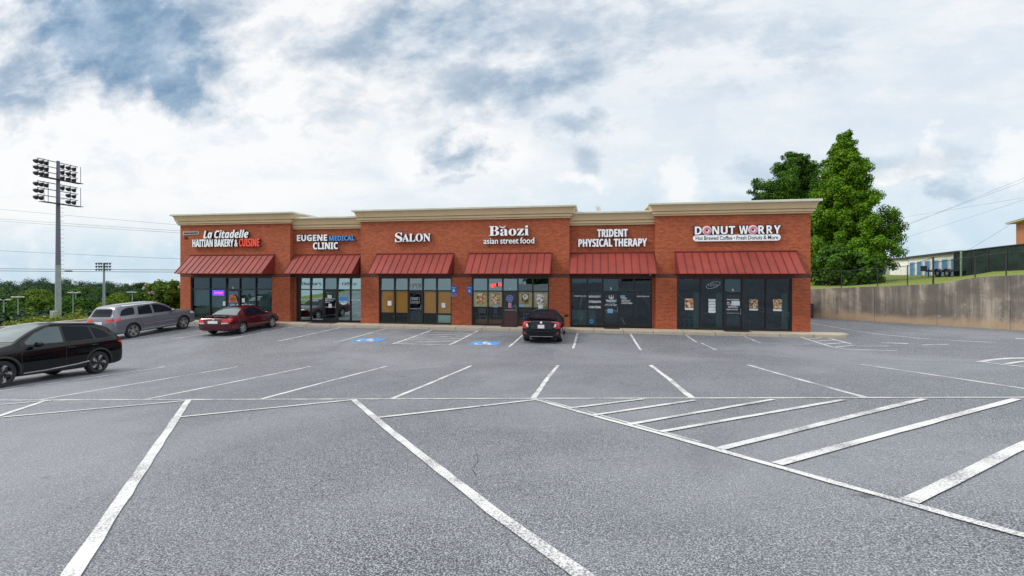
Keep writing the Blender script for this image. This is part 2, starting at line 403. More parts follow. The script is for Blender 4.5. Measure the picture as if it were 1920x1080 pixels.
m_leaf('myrtle_bloom', (0.35, 0.28, 0.24), (0.5, 0.42, 0.36), (0.65, 0.58, 0.52))
m_leaf('weed_leaf', (0.06, 0.09, 0.015), (0.17, 0.19, 0.04), (0.34, 0.32, 0.09))
m_concrete_wall(); m_chainlink(); m_blind(); m_curtain(); m_sidewalk(); m_grass()
simple('crack_tar', (0.035, 0.035, 0.04), 0.8)
simple('bark', (0.10, 0.075, 0.055), 0.95, bump=0.5)
simple('awning_red', (0.265, 0.043, 0.031), 0.55, var=0.10, scale=0.8, streak=0.18, spec=0.3)
simple('awning_end', (0.20, 0.024, 0.022), 0.45)
simple('seam_dark', (0.09, 0.014, 0.014), 0.5)
simple('cornice_tan', (0.66, 0.49, 0.295), 0.85, var=0.03, scale=0.8, streak=0.04)
simple('cap_metal', (0.62, 0.63, 0.52), 0.5, var=0.06, scale=1.0)
simple('frame_black', (0.018, 0.018, 0.02), 0.4, var=0.1)
simple('door_wood', (0.075, 0.03, 0.032), 0.5)
simple('steel', (0.55, 0.55, 0.55), 0.3, 0.9)
simple('galvanized', (0.27, 0.31, 0.35), 0.5, 0.3, var=0.08)
simple('mast_grey', (0.13, 0.13, 0.19), 0.5, 0.2, var=0.06)
simple('dark_steel', (0.032, 0.030, 0.048), 0.65)
simple('sign_white', (0.94, 0.95, 0.97), 0.4, var=0.02)
simple('sign_side', (0.03, 0.028, 0.045), 0.5)
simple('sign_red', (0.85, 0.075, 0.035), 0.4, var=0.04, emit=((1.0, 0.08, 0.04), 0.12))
simple('sign_blue', (0.07, 0.30, 0.72), 0.4, var=0.04)
simple('donut_pink', (0.75, 0.30, 0.38), 0.4, var=0.25, scale=40)
simple('donut_brown', (0.30, 0.11, 0.07), 0.5, var=0.2, scale=30)
simple('letter_black', (0.02, 0.02, 0.025), 0.5)
simple('ada_blue', (0.025, 0.13, 0.48), 0.45)
simple('decal_white', (0.95, 0.96, 0.97), 0.6, var=0.03)
simple('decal_grey', (0.22, 0.30, 0.32), 0.6, var=0.03)
simple('decal_purple', (0.18, 0.10, 0.48), 0.5)
simple('paper', (0.78, 0.82, 0.83), 0.7, var=0.06, scale=9)
simple('paper_blue', (0.24, 0.50, 0.72), 0.6, var=0.1)
simple('panel_beige', (0.82, 0.74, 0.42), 0.7, var=0.08)
simple('panel_teal', (0.45, 0.66, 0.62), 0.6, var=0.05)
simple('interior_wall', (0.11, 0.12, 0.125), 0.9)
simple('interior_floor', (0.16, 0.12, 0.10), 0.6)
simple('terracotta', (0.40, 0.16, 0.09), 0.7)
simple('neon_red', (0.8, 0.05, 0.03), 0.4, emit=((1.0, 0.05, 0.03), 2.2))
simple('neon_pink', (0.8, 0.1, 0.4), 0.4, emit=((1.0, 0.10, 0.42), 1.8))
simple('neon_blue', (0.1, 0.1, 0.8), 0.4, emit=((0.16, 0.07, 1.0), 1.8))
simple('neon_off', (0.60, 0.66, 0.66), 0.4)
simple('roof_membrane', (0.45, 0.45, 0.43), 0.9)
simple('mat_rubber', (0.025, 0.025, 0.025), 0.9)
simple('orange_decal', (0.72, 0.20, 0.06), 0.5, var=0.3, scale=9)
m_food('food_light', (0.75, 0.68, 0.55), (0.55, 0.22, 0.07), (0.03, 0.03, 0.025), 5.0)
m_food('food_brown', (0.62, 0.38, 0.16), (0.25, 0.09, 0.03), (0.70, 0.62, 0.48), 7.0)
m_food('food_dark', (0.04, 0.035, 0.03), (0.03, 0.12, 0.03), (0.55, 0.25, 0.10), 4.0)
m_food('food_white', (0.72, 0.80, 0.86), (0.32, 0.13, 0.06), (0.72, 0.80, 0.86), 6.0)
m_food('food_pastry', (0.60, 0.36, 0.17), (0.18, 0.07, 0.03), (0.80, 0.68, 0.50), 9.0)
m_carpaint('paint_black', (0.003, 0.0034, 0.0045)); m_carpaint('paint_grey', (0.165, 0.17, 0.195), 0.4, 0.24); m_carpaint('paint_maroon', (0.075, 0.004, 0.010), 0.1, 0.12)
m_carpaint('paint_blueblack', (0.005, 0.006, 0.010))
simple('car_glass', (0.008, 0.012, 0.018), 0.04, spec=0.12, var=0.05)
simple('car_glass_clear', (0.06, 0.095, 0.10), 0.05, spec=0.8, var=0.05)
simple('rubber', (0.016, 0.016, 0.017), 0.85)
simple('cladding', (0.017, 0.017, 0.018), 0.65)
simple('chrome', (0.75, 0.76, 0.78), 0.18, 1.0, var=0.03)
simple('alloy', (0.55, 0.56, 0.58), 0.3, 0.8, var=0.05)
simple('alloy_dark', (0.05, 0.05, 0.053), 0.35, 0.5)
simple('lamp_red', (0.55, 0.012, 0.014), 0.15, spec=0.8)
simple('lamp_clear', (0.62, 0.60, 0.58), 0.12, spec=0.8)
simple('plate', (0.70, 0.72, 0.74), 0.5, var=0.12, scale=22)
simple('storage_white', (0.82, 0.82, 0.80), 0.7, var=0.05, streak=0.1)
simple('storage_blue', (0.07, 0.24, 0.50), 0.5, var=0.08)
simple('roof_dark', (0.04, 0.035, 0.045), 0.6)
simple('screen_green', (0.012, 0.030, 0.026), 0.85, var=0.3, scale=1.5)
simple('post_green', (0.20, 0.30, 0.22), 0.7)
simple('house_roof', (0.13, 0.035, 0.04), 0.8)
simple('soffit', (0.62, 0.52, 0.40), 0.7)
simple('trim_white', (0.75, 0.75, 0.74), 0.6)
simple('hill_floor', (0.045, 0.07, 0.025), 1.0)
simple('wood_chair', (0.30, 0.15, 0.07), 0.5)
simple('blue_chair', (0.14, 0.27, 0.36), 0.5)
simple('wire_dark', (0.03, 0.03, 0.035), 0.7)
simple('table_top', (0.36, 0.38, 0.40), 0.4)
simple('grey_box', (0.28, 0.30, 0.30), 0.6)

# ------------------------------------------------------------------ mesh helpers
class MB:
    def __init__(s): s.v = []; s.f = []; s.m = []
    def add(s, vs, fs, mi=0):
        o = len(s.v); s.v += [tuple(p) for p in vs]; s.f += [tuple(o + i for i in f) for f in fs]; s.m += [mi] * len(fs); return s
    def box(s, x0, x1, y0, y1, z0, z1, mi=0):
        return s.add([(x0, y0, z0), (x1, y0, z0), (x1, y1, z0), (x0, y1, z0), (x0, y0, z1), (x1, y0, z1), (x1, y1, z1), (x0, y1, z1)],
                     [(0, 3, 2, 1), (4, 5, 6, 7), (0, 1, 5, 4), (1, 2, 6, 5), (2, 3, 7, 6), (3, 0, 4, 7)], mi)
    def tube(s, pts, r, n=8, mi=0, cap=True):
        rs = r if isinstance(r, (list, tuple)) else [r] * len(pts)
        pts = [Vector(p) for p in pts]; rings = []
        for i, p in enumerate(pts):
            d = (pts[min(i + 1, len(pts) - 1)] - pts[max(i - 1, 0)]).normalized()
            a = d.orthogonal().normalized() if i == 0 else (a - d * a.dot(d)).normalized()
            b = d.cross(a)
            rings.append([p + (a * math.cos(2 * math.pi * k / n) + b * math.sin(2 * math.pi * k / n)) * rs[i] for k in range(n)])
        vs = [q for r_ in rings for q in r_]; fs = []
        for i in range(len(pts) - 1):
            for k in range(n): fs.append((i * n + k, i * n + (k + 1) % n, (i + 1) * n + (k + 1) % n, (i + 1) * n + k))
        if cap: fs += [tuple(range(n))[::-1], tuple((len(pts) - 1) * n + k for k in range(n))]
        return s.add(vs, fs, mi)
    def lathe(s, prof, origin, axis, n=20, mi=0):
        """prof: (radius, along) pairs, revolved round axis through origin"""
        ax = Vector(axis).normalized(); a = ax.orthogonal().normalized(); b = ax.cross(a); o = Vector(origin)
        vs = [o + ax * h + (a * math.cos(2 * math.pi * k / n) + b * math.sin(2 * math.pi * k / n)) * r for r, h in prof for k in range(n)]
        fs = [(i * n + k, i * n + (k + 1) % n, (i + 1) * n + (k + 1) % n, (i + 1) * n + k) for i in range(len(prof) - 1) for k in range(n)]
        return s.add(vs, fs, mi)
    def mesh(s, name, mats, smooth=None):
        me = D.meshes.new(name); me.from_pydata(s.v, [], s.f)
        for m_ in (mats if isinstance(mats, (list, tuple)) else [mats]): me.materials.append(MATS[m_])
        me.polygons.foreach_set('material_index', s.m)
        bm = bmesh.new(); bm.from_mesh(me)
        if len(s.f) > 1: bmesh.ops.recalc_face_normals(bm, faces=bm.faces)
        if smooth:
            for f in bm.faces: f.smooth = True
            for e in bm.edges:
                if len(e.link_faces) == 2 and e.calc_face_angle(0) > R(smooth): e.smooth = False
        bm.to_mesh(me); bm.free(); me.update()
        return me
    def build(s, name, mats, parent=None, smooth=None):
        return put(name, s.mesh(name, mats, smooth), parent)

def put(name, me, parent=None):
    o = D.objects.new(name, me); COL.objects.link(o)
    if parent is not None: o.parent = parent
    return o

def tag(o, label, cat, group=None, kind=None):
    if label: o['label'] = label
    if cat: o['category'] = cat
    if group: o['group'] = group
    if kind: o['kind'] = kind
    return o

def thing(name, label, cat, loc=(0, 0, 0), rz=0.0, group=None):
    o = D.objects.new(name, None); COL.objects.link(o); o.location = loc; o.rotation_euler = (0, 0, rz); o.empty_display_size = 0.3
    return tag(o, label, cat, group)

def struct(o): o['kind'] = 'structure'; return o

def copy_tree(o, parent=None):
    c = o.copy(); COL.objects.link(c)
    if parent is not None: c.parent = parent
    for ch in list(o.children): copy_tree(ch, c)
    return c

def bevelled(x0, x1, y0, y1, z0, z1, name, mats, parent=None, b=0.02):
    m_ = MB().box(x0, x1, y0, y1, z0, z1).mesh(name, mats)
    bm = bmesh.new(); bm.from_mesh(m_); bmesh.ops.bevel(bm, geom=bm.edges[:], offset=b, segments=2, profile=0.6, affect='EDGES'); bm.to_mesh(m_); bm.free()
    return put(name, m_, parent)

def ray(px, py):
    u = (px - 960) / F; v = (HOR - py) / F
    return (-SN + u * CS, CS + u * SN, v)
def at_y(px, py, Y):
    r = ray(px, py); d = Y / r[1]; return Vector((d * r[0], Y, CZ + d * r[2]))
def at_d(px, py, d):
    r = ray(px, py); return Vector((d * r[0], d * r[1], CZ + d * r[2]))

# ------------------------------------------------------------------ the lie of the land
def interp(pts, x):
    if x <= pts[0][0]: return pts[0][1]
    for (a, b), (c, d) in zip(pts, pts[1:]):
        if x <= c: return b + (d - b) * (x - a) / (c - a)
    return pts[-1][1]
def smooth(a, b, x):
    t = min(1, max(0, (x - a) / (b - a))); return t * t * (3 - 2 * t)
def prof_y(Y):
    if Y <= 0: return 1.745 + .288 * (1 - math.exp(Y / 3)) - .03 * max(0, min(60, -Y - 4))
    if Y <= 14: return 1.745 - .096 * Y
    if Y >= 22: return 0.0
    t = (Y - 14) / 8; z0 = 1.745 - .096 * 14; m0 = -.096 * 8
    return (2 * t**3 - 3 * t * t + 1) * z0 + (t**3 - 2 * t * t + t) * m0
def G(X, Y):
    s = interp([(-20, .02), (0, .05), (8.5, .049), (14.6, .038), (19.7, .002), (24, 0)], Y)
    e = -.0035 * max(0, min(-X, 33) - 17) ** 2 * smooth(24.5, 19, Y) * smooth(10, 17, Y)
    return prof_y(Y) + s * max(-33, min(22, X)) + e

WA, WB = Vector((15.55, 36.4)), Vector((23.35, 30.34))          # foot of the retaining wall
WDIR = (WB - WA).normalized(); WN = Vector((-WDIR.y, WDIR.x))
if WN.x < 0: WN = -WN
WTOP = [(-30, 1.75), (0, 2.05), (6.13, 2.50), (6.6, 2.58), (8.0, 2.93), (9.88, 3.08), (40, 3.9)]
def wall_s(X, Y): return (Vector((X, Y)) - WA).dot(WDIR), (Vector((X, Y)) - WA).dot(WN)
def land(X, Y, bank=True):
    s, p = wall_s(X, Y)
    if not bank and p > -4: return G(X, min(Y, 30)) - .9 - .02 * max(0, math.hypot(X, Y) - 90)
    if p > 0.15 and s > -40:
        return interp(WTOP, s) - .06 + .016 * min(p, 80) + 0.012 * max(0, min(60, p - 10))
    zl = G(X, min(Y, 30)) - .10
    if X < -33.2:
        k = -33.2 - X
        far = max(0.0, math.hypot(X, Y) - 60)
        zl = zl - 7.5 * smooth(1.0, 34, k) - 2.5 * smooth(30, 90, k)
    back = smooth(50, 75, Y)
    if X >= -33.2: zl -= 9 * back * smooth(12, -2, X)
    elif Y > 40: zl = zl * (1 - back) + back * -10 if zl > -10 else zl
    r = math.hypot(X, Y)
    if Y < -40: zl -= .05 * (-40 - Y)
    return zl - 3.0 * smooth(100, 320, r) - .024 * max(0, r - 420)

def grid_sheet(name, xs, ys, fn, mat):
    nx, ny = len(xs), len(ys)
    v = [(x, y, fn(x, y)) for y in ys for x in xs]
    f = [(j * nx + i, j * nx + i + 1, (j + 1) * nx + i + 1, (j + 1) * nx + i) for j in range(ny - 1) for i in range(nx - 1)]
    me = D.meshes.new(name); me.from_pydata(v, [], f); me.materials.append(MATS[mat])
    me.polygons.foreach_set('use_smooth', [True] * len(f))
    return put(name, me)

def frange(a, b, st): return list(np.arange(a, b + 1e-6, st))
# the big terrain sheet, dense near the lot and coarse towards the horizon
gx = [-2600, -1500, -900, -600] + frange(-480, -120, 30) + frange(-110, -50, 6) + frange(-46, -34, 2) + [-33.3, -33.0] + frange(-32, 44, 2.0) + frange(50, 140, 10) + [200, 400, 900, 2600]
gy = [-2600, -1200, -500, -250, -120, -60, -40] + frange(-30, 60, 2.0) + frange(66, 140, 8) + frange(160, 520, 30) + [600, 900, 1600, 2600]
struct(grid_sheet('ground', gx, gy, lambda X, Y: land(X, Y, False) - .02, 'grass'))
bank_s, bank_p = frange(-34, 46, 1.0), [.28, .6, 1.2, 2, 3, 5, 7, 10, 14, 19, 25, 32, 42, 60, 90]
bv_ = []
for p_ in bank_p:
    for s_ in bank_s:
        q_ = WA + WDIR * s_ + WN * p_; bv_.append((q_.x, q_.y, land(q_.x, q_.y)))
k_ = len(bank_s)
struct(MB().add(bv_, [(j * k_ + i, j * k_ + i + 1, (j + 1) * k_ + i + 1, (j + 1) * k_ + i) for j in range(len(bank_p) - 1) for i in range(k_ - 1)]).build('grass_bank', 'grass', None, 80))
lot_x, lot_y = frange(-33, 60, 0.75), frange(-40, -8, 2.0)[:-1] + frange(-8, 28, 0.4)
lot = struct(grid_sheet('parking_lot', lot_x, lot_y, G, 'asphalt'))
# drive lane running back beside the shops, up to the retaining wall
mb = MB(); dv = []
for i, Y in enumerate(frange(28, 58, 1.0)):
    for X in (9.0, 12.0, 15.0, 18.0, 22.0, 26.0):
        s, p = wall_s(X, Y)
        q = Vector((X, Y)) - (WN * p if p > 0 else Vector((0, 0)))
        dv.append((q.x, q.y, G(q.x, min(q.y, 30))))
nf = [(j * 6 + i, j * 6 + i + 1, (j + 1) * 6 + i + 1, (j + 1) * 6 + i) for j in range(30) for i in range(5)]
drv = struct(MB().add(dv, nf).build('drive_lane', 'asphalt'))

# ------------------------------------------------------------------ painted markings (parts of the lot)
def strip(name, pts, wd=0.10, mat='white_paint', lift=.005, wob_=0.012, seed=0):
    rnd = random.Random(seed * 7 + len(pts)); L = []
    for (a, b) in zip(pts, pts[1:]):
        a = Vector(a); b = Vector(b); n = max(1, int((b - a).length / .35))
        for k in range(n): L.append(a.lerp(b, k / n))
    L.append(Vector(pts[-1])); v = []; f = []
    for i, p in enumerate(L):
        d = (L[min(i + 1, len(L) - 1)] - L[max(i - 1, 0)]).normalized(); nn = Vector((-d.y, d.x))
        for sg in (-1, 1):
            q = p + nn * (sg * wd / 2 + rnd.uniform(-wob_, wob_)); v.append((q.x, q.y, G(q.x, q.y) + lift))
    for i in range(len(L) - 1): f.append((2 * i, 2 * i + 1, 2 * i + 3, 2 * i + 2))
    return MB().add(v, f).build(name, mat, lot)

mid_x = [-24.05, -21.2, -18.3, -15.43, -12.4, -9.58, -6.78, -3.9, -1.1, 1.7, 4.44, 7.42]
for i, x in enumerate(mid_x):
    strip('stall_line', [(x, 14.75), (x - .03 + .05 * (i % 2), 11.6), (x, 8.72)], .105, 'white_paint' if i < 10 else 'faded_paint', .005, .01, i)
strip('stall_line', [(-26, 8.60), (-8.8, 8.66), (0, 8.66), (14, 8.60)], .10, 'faded_paint', .007, .012, 30)
for i, x in enumerate([-23.0, -20.25, -17.45, -14.5, -11.65]):
    strip('stall_line', [(x, 25.2), (x, 19.7)], .09, 'white_paint', .005, .008, 40 + i)
for i, (x, ye) in enumerate([(-3.57, 19.8), (-.84, 19.75), (1.9, 19.75), (4.64, 22.6), (7.43, 22.9)]):
    strip('stall_line', [(x, 25.15), (x, ye)], .10 if i < 3 else .09, 'white_paint' if i < 3 else 'faded_paint', .005, .008, 50 + i)
strip('stall_line', [(4.8, 22.4), (4.95, 20.3)], .10, 'faded_paint', .005, .02, 57)
# access aisle with cross hatching between the two accessible bays
for i, ps in enumerate([[(-8.85, 25.2), (-8.85, 19.8)], [(-6.25, 25.2), (-6.25, 19.8)], [(-8.85, 19.85), (-6.25, 19.85)], [(-8.85, 25.1), (-6.25, 25.1)]]):
    strip('aisle_line', ps, .10, 'white_paint', .005 + .002 * (i > 1), .006, 60 + i)
for i in range(5):
    strip('aisle_line', [(-8.8, 20.25 + i * .86), (-6.3, 21.25 + i * .86)], .10, 'white_paint', .009, .006, 70 + i)
# slanted bays nearest the viewer
for i, ps in enumerate([((-8.43, 8.62), (-2.31, 1.4)), ((-4.68, 8.62), (-2.7, 6.0), (-.76, 3.52), (-.08, 2.71), (.85, 1.6)), ((-12.1, 8.62), (-7.4, 2.5)), ((-15.8, 8.62), (-11, 2.5))]):
    strip('bay_line', list(ps), .105, 'white_paint', .010, .006, 80 + i)
strip('bay_line', [(-1.09, 8.6), (1.1, 5.63), (2.65, 3.46), (4.6, .8)], .085, 'white_paint', .010, .010, 88)
strip('bay_line', [(-.95, 8.58), (1.2, 5.66)], .05, 'faded_paint', .0065, .008, 89)
for i, (a, b) in enumerate([((-11.9, 8.58), (-14.1, 6.95)), ((-8.32, 8.55), (-10.55, 6.82)), ((-4.66, 8.55), (-6.97, 6.85)), ((-1.07, 8.48), (-3.36, 6.88))]):
    strip('bay_line', [a, b], .10, 'white_paint', .012, .008, 90 + i)
for i, (a, b) in enumerate([((-.43, 7.66), (.87, 8.55)), ((-.05, 7.10), (1.70, 8.42)), ((.46, 6.52), (2.95, 8.47)), ((.82, 6.12), (3.99, 8.42)), ((1.33, 5.36), (5.19, 8.50)), ((1.72, 4.86), (6.43, 8.47)), ((2.33, 3.98), (6.2, 7.2))]):
    strip('hatch_line', [a, b], .115 if i > 3 else .095, 'white_paint', .0125, .006, 100 + i)
# small hatched corner, lane edge and arrows by the drive
for i, (ps, wd) in enumerate([([(10.1, 25.35), (10.05, 22.3), (10.3, 21.5), (12.2, 21.6)], .10), ([(11.3, 25.6), (11.35, 23.3)], .10), ([(10.15, 24.7), (11.3, 25.5)], .09),
                              ([(10.1, 23.9), (11.3, 24.6)], .09), ([(10.1, 23.0), (11.3, 23.7)], .09), ([(10.2, 22.2), (11.3, 22.9)], .09), ([(11.2, 22.6), (12.7, 22.9)], .09)]):
    strip('hatch_line', ps, wd, 'white_paint', .006 + .002 * (i > 0), .006, 110 + i)
strip('lane_edge', [(13.5, 36.0), (13.55, 32.5), (14.0, 29.3), (14.6, 27.2), (15.9, 25.6), (18.1, 24.9)], .10, 'white_paint', .006, .008, 120)
def paint_poly(name, pts, mat='white_paint', lift=.006):
    return MB().add([(x, y, G(x, y) + lift) for x, y in pts], [tuple(range(len(pts)))]).build(name, mat, lot)
paint_poly('arrow_mark', [(12.9, 23.9), (13.9, 23.75), (13.95, 24.0), (13.0, 24.1)], 'faded_paint')
paint_poly('arrow_mark', [(13.9, 23.35), (15.6, 23.9), (15.65, 24.05), (14.4, 23.65)], 'faded_paint')
paint_poly('arrow_mark', [(20.0, 26.5), (21.5, 25.8), (21.7, 26.1), (20.3, 26.75)], 'faded_paint')
strip('arrow_mark', [(16.4, 20.5), (15.7, 20.33), (14.98, 20.1), (14.3, 19.7), (13.0, 18.27), (11.72, 16.7)], .22, 'white_paint', .006, .006, 130)
strip('arrow_mark', [(11.72, 16.7), (11.5, 16.2), (10.62, 14.43), (10.6, 13.7)], .09, 'white_paint', .008, .006, 132)
strip('arrow_mark', [(10.75, 14.5), (12.6, 16.6), (14.4, 18.6)], .17, 'white_paint', .010, .006, 131)
for i, ps in enumerate([[(-1.28, 5.08), (-1.18, 4.75), (-1.19, 4.53), (-1.1, 4.34)], [(7.63, 22.51), (8.89, 22.41), (10.57, 22.4), (12.29, 22.55), (15.0, 22.43)],
                        [(1.77, 7.72), (2.28, 7.89), (2.75, 8.13)]]):
    strip('asphalt_crack', ps, (.007, .022, .012)[i], 'crack_tar', .0045, .003, 140 + i)
# wheelchair symbols on blue squares
def wheelchair(fn, scale=1.0):
    """list of polylines + circles for the access symbol; unit square, y up"""
    arc = [(.46 + .27 * math.cos(R(a)), .32 + .27 * math.sin(R(a))) for a in range(120, 385, 15)]
    return [arc, [(.47, .83), (.47, .84)], [(.44, .74), (.47, .42), (.68, .42), (.80, .12), (.90, .14)], [(.45, .60), (.68, .60)]]
def ground_symbol(x0, y0, s):
    n = 8
    v = [(x0 + s * 1.1 * i / n, y0 + s * j / n, 0) for j in range(n + 1) for i in range(n + 1)]
    v = [(x, y, G(x, y) + .005) for x, y, _ in v]
    f = [(j * (n + 1) + i, j * (n + 1) + i + 1, (j + 1) * (n + 1) + i + 1, (j + 1) * (n + 1) + i) for j in range(n) for i in range(n)]
    MB().add(v, f).build('access_panel', 'blue_paint', lot)
    m_ = MB()
    for pl in wheelchair(None):
        P = [Vector((x0 + s * .05 + p[0] * s, y0 + p[1] * s)) for p in pl]
        for a, b in zip(P, P[1:]):
            d = (b - a).normalized() if (b - a).length > 1e-6 else Vector((1, 0)); nn = Vector((-d.y, d.x)) * s * .05
            hw = s * .05
            if len(pl) == 2 and abs(pl[0][1] - .83) < .01: nn = Vector((0, s * .07)); a = a - Vector((s * .07, 0)); b = b + Vector((s * .07, 0))
            m_.add([(q.x, q.y, G(q.x, q.y) + .010) for q in (a - nn - d * hw * .3, b - nn + d * hw * .3, b + nn + d * hw * .3, a + nn - d * hw * .3)], [(0, 1, 2, 3)])
    m_.build('access_symbol', 'white_paint', lot)
ground_symbol(-11.2, 20.25, 1.2); ground_symbol(-5.5, 20.1, 1.2)

# ------------------------------------------------------------------ walkway in front of the shops
Wk = MB()
xs = frange(-27.2, 12.2, 1.0)
Wk.box(-27.2, 11.9, 25.40, 26.50, -.05, .15)
Wk.add([(11.9, 25.40, -.05), (12.45, 25.75, -.05), (12.45, 26.5, -.05), (11.9, 26.5, -.05), (11.9, 25.40, .15), (12.45, 25.75, .15), (12.45, 26.5, .15), (11.9, 26.5, .15)],
       [(4, 5, 6, 7), (0, 1, 5, 4), (1, 2, 6, 5), (2, 3, 7, 6)])
walk = struct(Wk.build('sidewalk', 'walk_concrete'))
MB().box(-27.2, 12.1, 25.30, 25.397, -.05, .135).build('curb', 'walk_concrete', walk)

# ------------------------------------------------------------------ shop building
YT, YR_ = 26.4, 26.8
bld = thing('retail_building', 'long one storey red brick shop row with tan cornices and six red metal awnings', 'building', (-7.7, 32, 0.15))
bld.location = (0, 0, 0)
Z0, ZBH, ZBT = 0.15, 2.92, 3.14
modules = [  # x0, x1, front y, brick top, cornice height, openings
    (-26.43, -18.55, YT, 6.25, .68, [(-25.66, -19.80)]),
    (-18.55, -13.84, YR_, 5.90, .72, [(-18.42, -13.97)]),
    (-13.84, -1.33, YT, 6.25, .68, [(-12.68, -8.15), (-6.95, -2.47)]),
    (-1.33, 3.30, YR_, 5.85, .72, [(-1.28, 3.18)]),
    (3.30, 10.97, YT, 6.25, .66, [(4.41, 10.11)])]
BACK = 44.0
for (x0, x1, y, zt, ch, ops) in modules:
    b = MB(); yb = y + .32
    prev = x0
    for (a, c) in ops:
        b.box(prev, a, y, yb, Z0 - .2, ZBH); prev = c
    b.box(prev, x1, y, yb, Z0 - .2, ZBH)
    b.box(x0, x1, y, yb, ZBT, zt)
    if y == YT:   # return sides of the taller, prouder blocks
        b.box(x0, x0 + .3, yb, 30, ZBT, zt); b.box(x1 - .3, x1, yb, 30, ZBT, zt)
        b.box(x0, x0 + .3, yb, 30, Z0 - .2, ZBH); b.box(x1 - .3, x1, yb, 30, Z0 - .2, ZBH)
    b.build('brick_wall', 'brick', bld)
    s = MB(); s.box(x0 - (.006 if y == YT else 0), x1 + (.006 if y == YT else 0), y - .006, yb, ZBH, ZBT)
    s.build('soldier_course', 'soldier_brick', bld)
    # cornice: profile swept round the front and both returns
    pr = [(.03, 0), (.10, 0), (.10, .062), (.055, .064), (.055, .085), (.155, .087), (.155, .195), (.10, .197), (.10, .225), (.205, .227), (.225, .36), (.265, .47), (.315, .53)]
    if y == YT: path = lambda o: [(x0 - o, 30), (x0 - o, y - o), (x1 + o, y - o), (x1 + o, 30)]
    else: path = lambda o: [(x0 - .02, y - o), (x1 + .02, y - o)]
    def sweep(profile, mat, nm):
        v = []; f = []
        for (o, h) in profile:
            for (px_, py_) in path(o): v.append((px_, py_, zt + h))
        k = len(path(0))
        for i in range(len(profile) - 1):
            for j in range(k - 1): f.append((i * k + j, i * k + j + 1, (i + 1) * k + j + 1, (i + 1) * k + j))
        return MB().add(v, f).build(nm, mat, bld)
    hc = ch - .10
    sweep([(0, -.004)] + [(o, h * hc / .53) for o, h in pr] + [(.315, hc - .004)], 'cornice_tan', 'cornice')
    sweep([(.0, hc), (.395, hc), (.40, hc + .02), (.40, hc + .10), (.385, hc + .115), (0, hc + .13), (-.3, hc + .11)], 'cap_metal', 'parapet_cap')
# sides, rear and roof
sh = MB(); sh.box(-26.43, -26.13, 30, BACK, Z0 - .3, 6.2); sh.box(10.67, 10.97, 30, BACK, Z0 - .3, 6.2); sh.box(-26.13, 10.67, BACK - .3, BACK, Z0 - .3, 5.6)
sh.build('brick_wall', 'brick', bld)
MB().box(-26.12, 10.66, 27.13, BACK - .31, 5.2, 5.4).build('roof', 'roof_membrane', bld)
inn = MB(); inn.box(-26.1, 10.6, 27.2, 33.0, .08, .16, 1); inn.box(-26.1, 10.6, 32.8, 33.0, .16, 3.3); inn.box(-26.1, 10.6, 27.15, 32.8, 3.16, 3.3)
for xw in (-18.7, -13.75, -7.55, -1.4, 3.6): inn.box(xw - .06, xw + .06, 27.3, 32.8, .16, 3.16)
inn.build('interior', ['interior_wall', 'interior_floor'], bld)

awn_list = [(-25.66, -19.59, YT), (-18.46, -13.99, YR_), (-12.80, -8.0, YT), (-7.10, -2.30, YT), (-1.31, 3.27, YR_), (4.31, 10.30, YT)]
for (x0, x1, y) in awn_list:
    zt, zb, pj = 4.30, 3.16, 1.2
    a = MB()
    a.add([(x0, y - .02, zt), (x1, y - .02, zt), (x1, y - pj, zb), (x0, y - pj, zb), (x0, y - .02, zt - .03), (x1, y - .02, zt - .03), (x1, y - pj, zb - .03), (x0, y - pj, zb - .03)],
          [(0, 1, 2, 3), (3, 2, 6, 7), (7, 6, 5, 4), (0, 4, 5, 1)])
    a.box(x0, x1, y - .08, y - .003, zt + .002, zt + .06)
    for xx, s in ((x0, 1), (x1, -1)):
        a.add([(xx, y - .02, zt), (xx, y - pj, zb), (xx, y - pj, zb - .03), (xx, y - .02, zb - .03)], [(0, 1, 2, 3)], 1)
    aw = a.build('awning', ['awning_red', 'awning_end'], bld)
    n = max(8, round((x1 - x0) / .40)); sd = MB()
    for k in range(n + 1):
        xx = x0 + .012 + (x1 - x0 - .024) * k / n
        sd.add([(xx - .012, y - .02, zt + .001), (xx + .012, y - .02, zt + .001), (xx + .012, y - pj - .002, zb + .001), (xx - .012, y - pj - .002, zb + .001),
                (xx - .012, y - .02, zt + .045), (xx + .012, y - .02, zt + .045), (xx + .012, y - pj - .002, zb + .045), (xx - .012, y - pj - .002, zb + .045)],
               [(0, 1, 2, 3)[::-1], (4, 5, 6, 7), (0, 1, 5, 4), (1, 2, 6, 5), (2, 3, 7, 6), (3, 0, 4, 7)])
    sd.build('standing_seam', 'seam_dark', aw)
    MB().box(x0 + .03, x1 - .03, y - 1.0, y - .05, zb - .06, zb - .034).build('soffit', 'frame_black', aw)

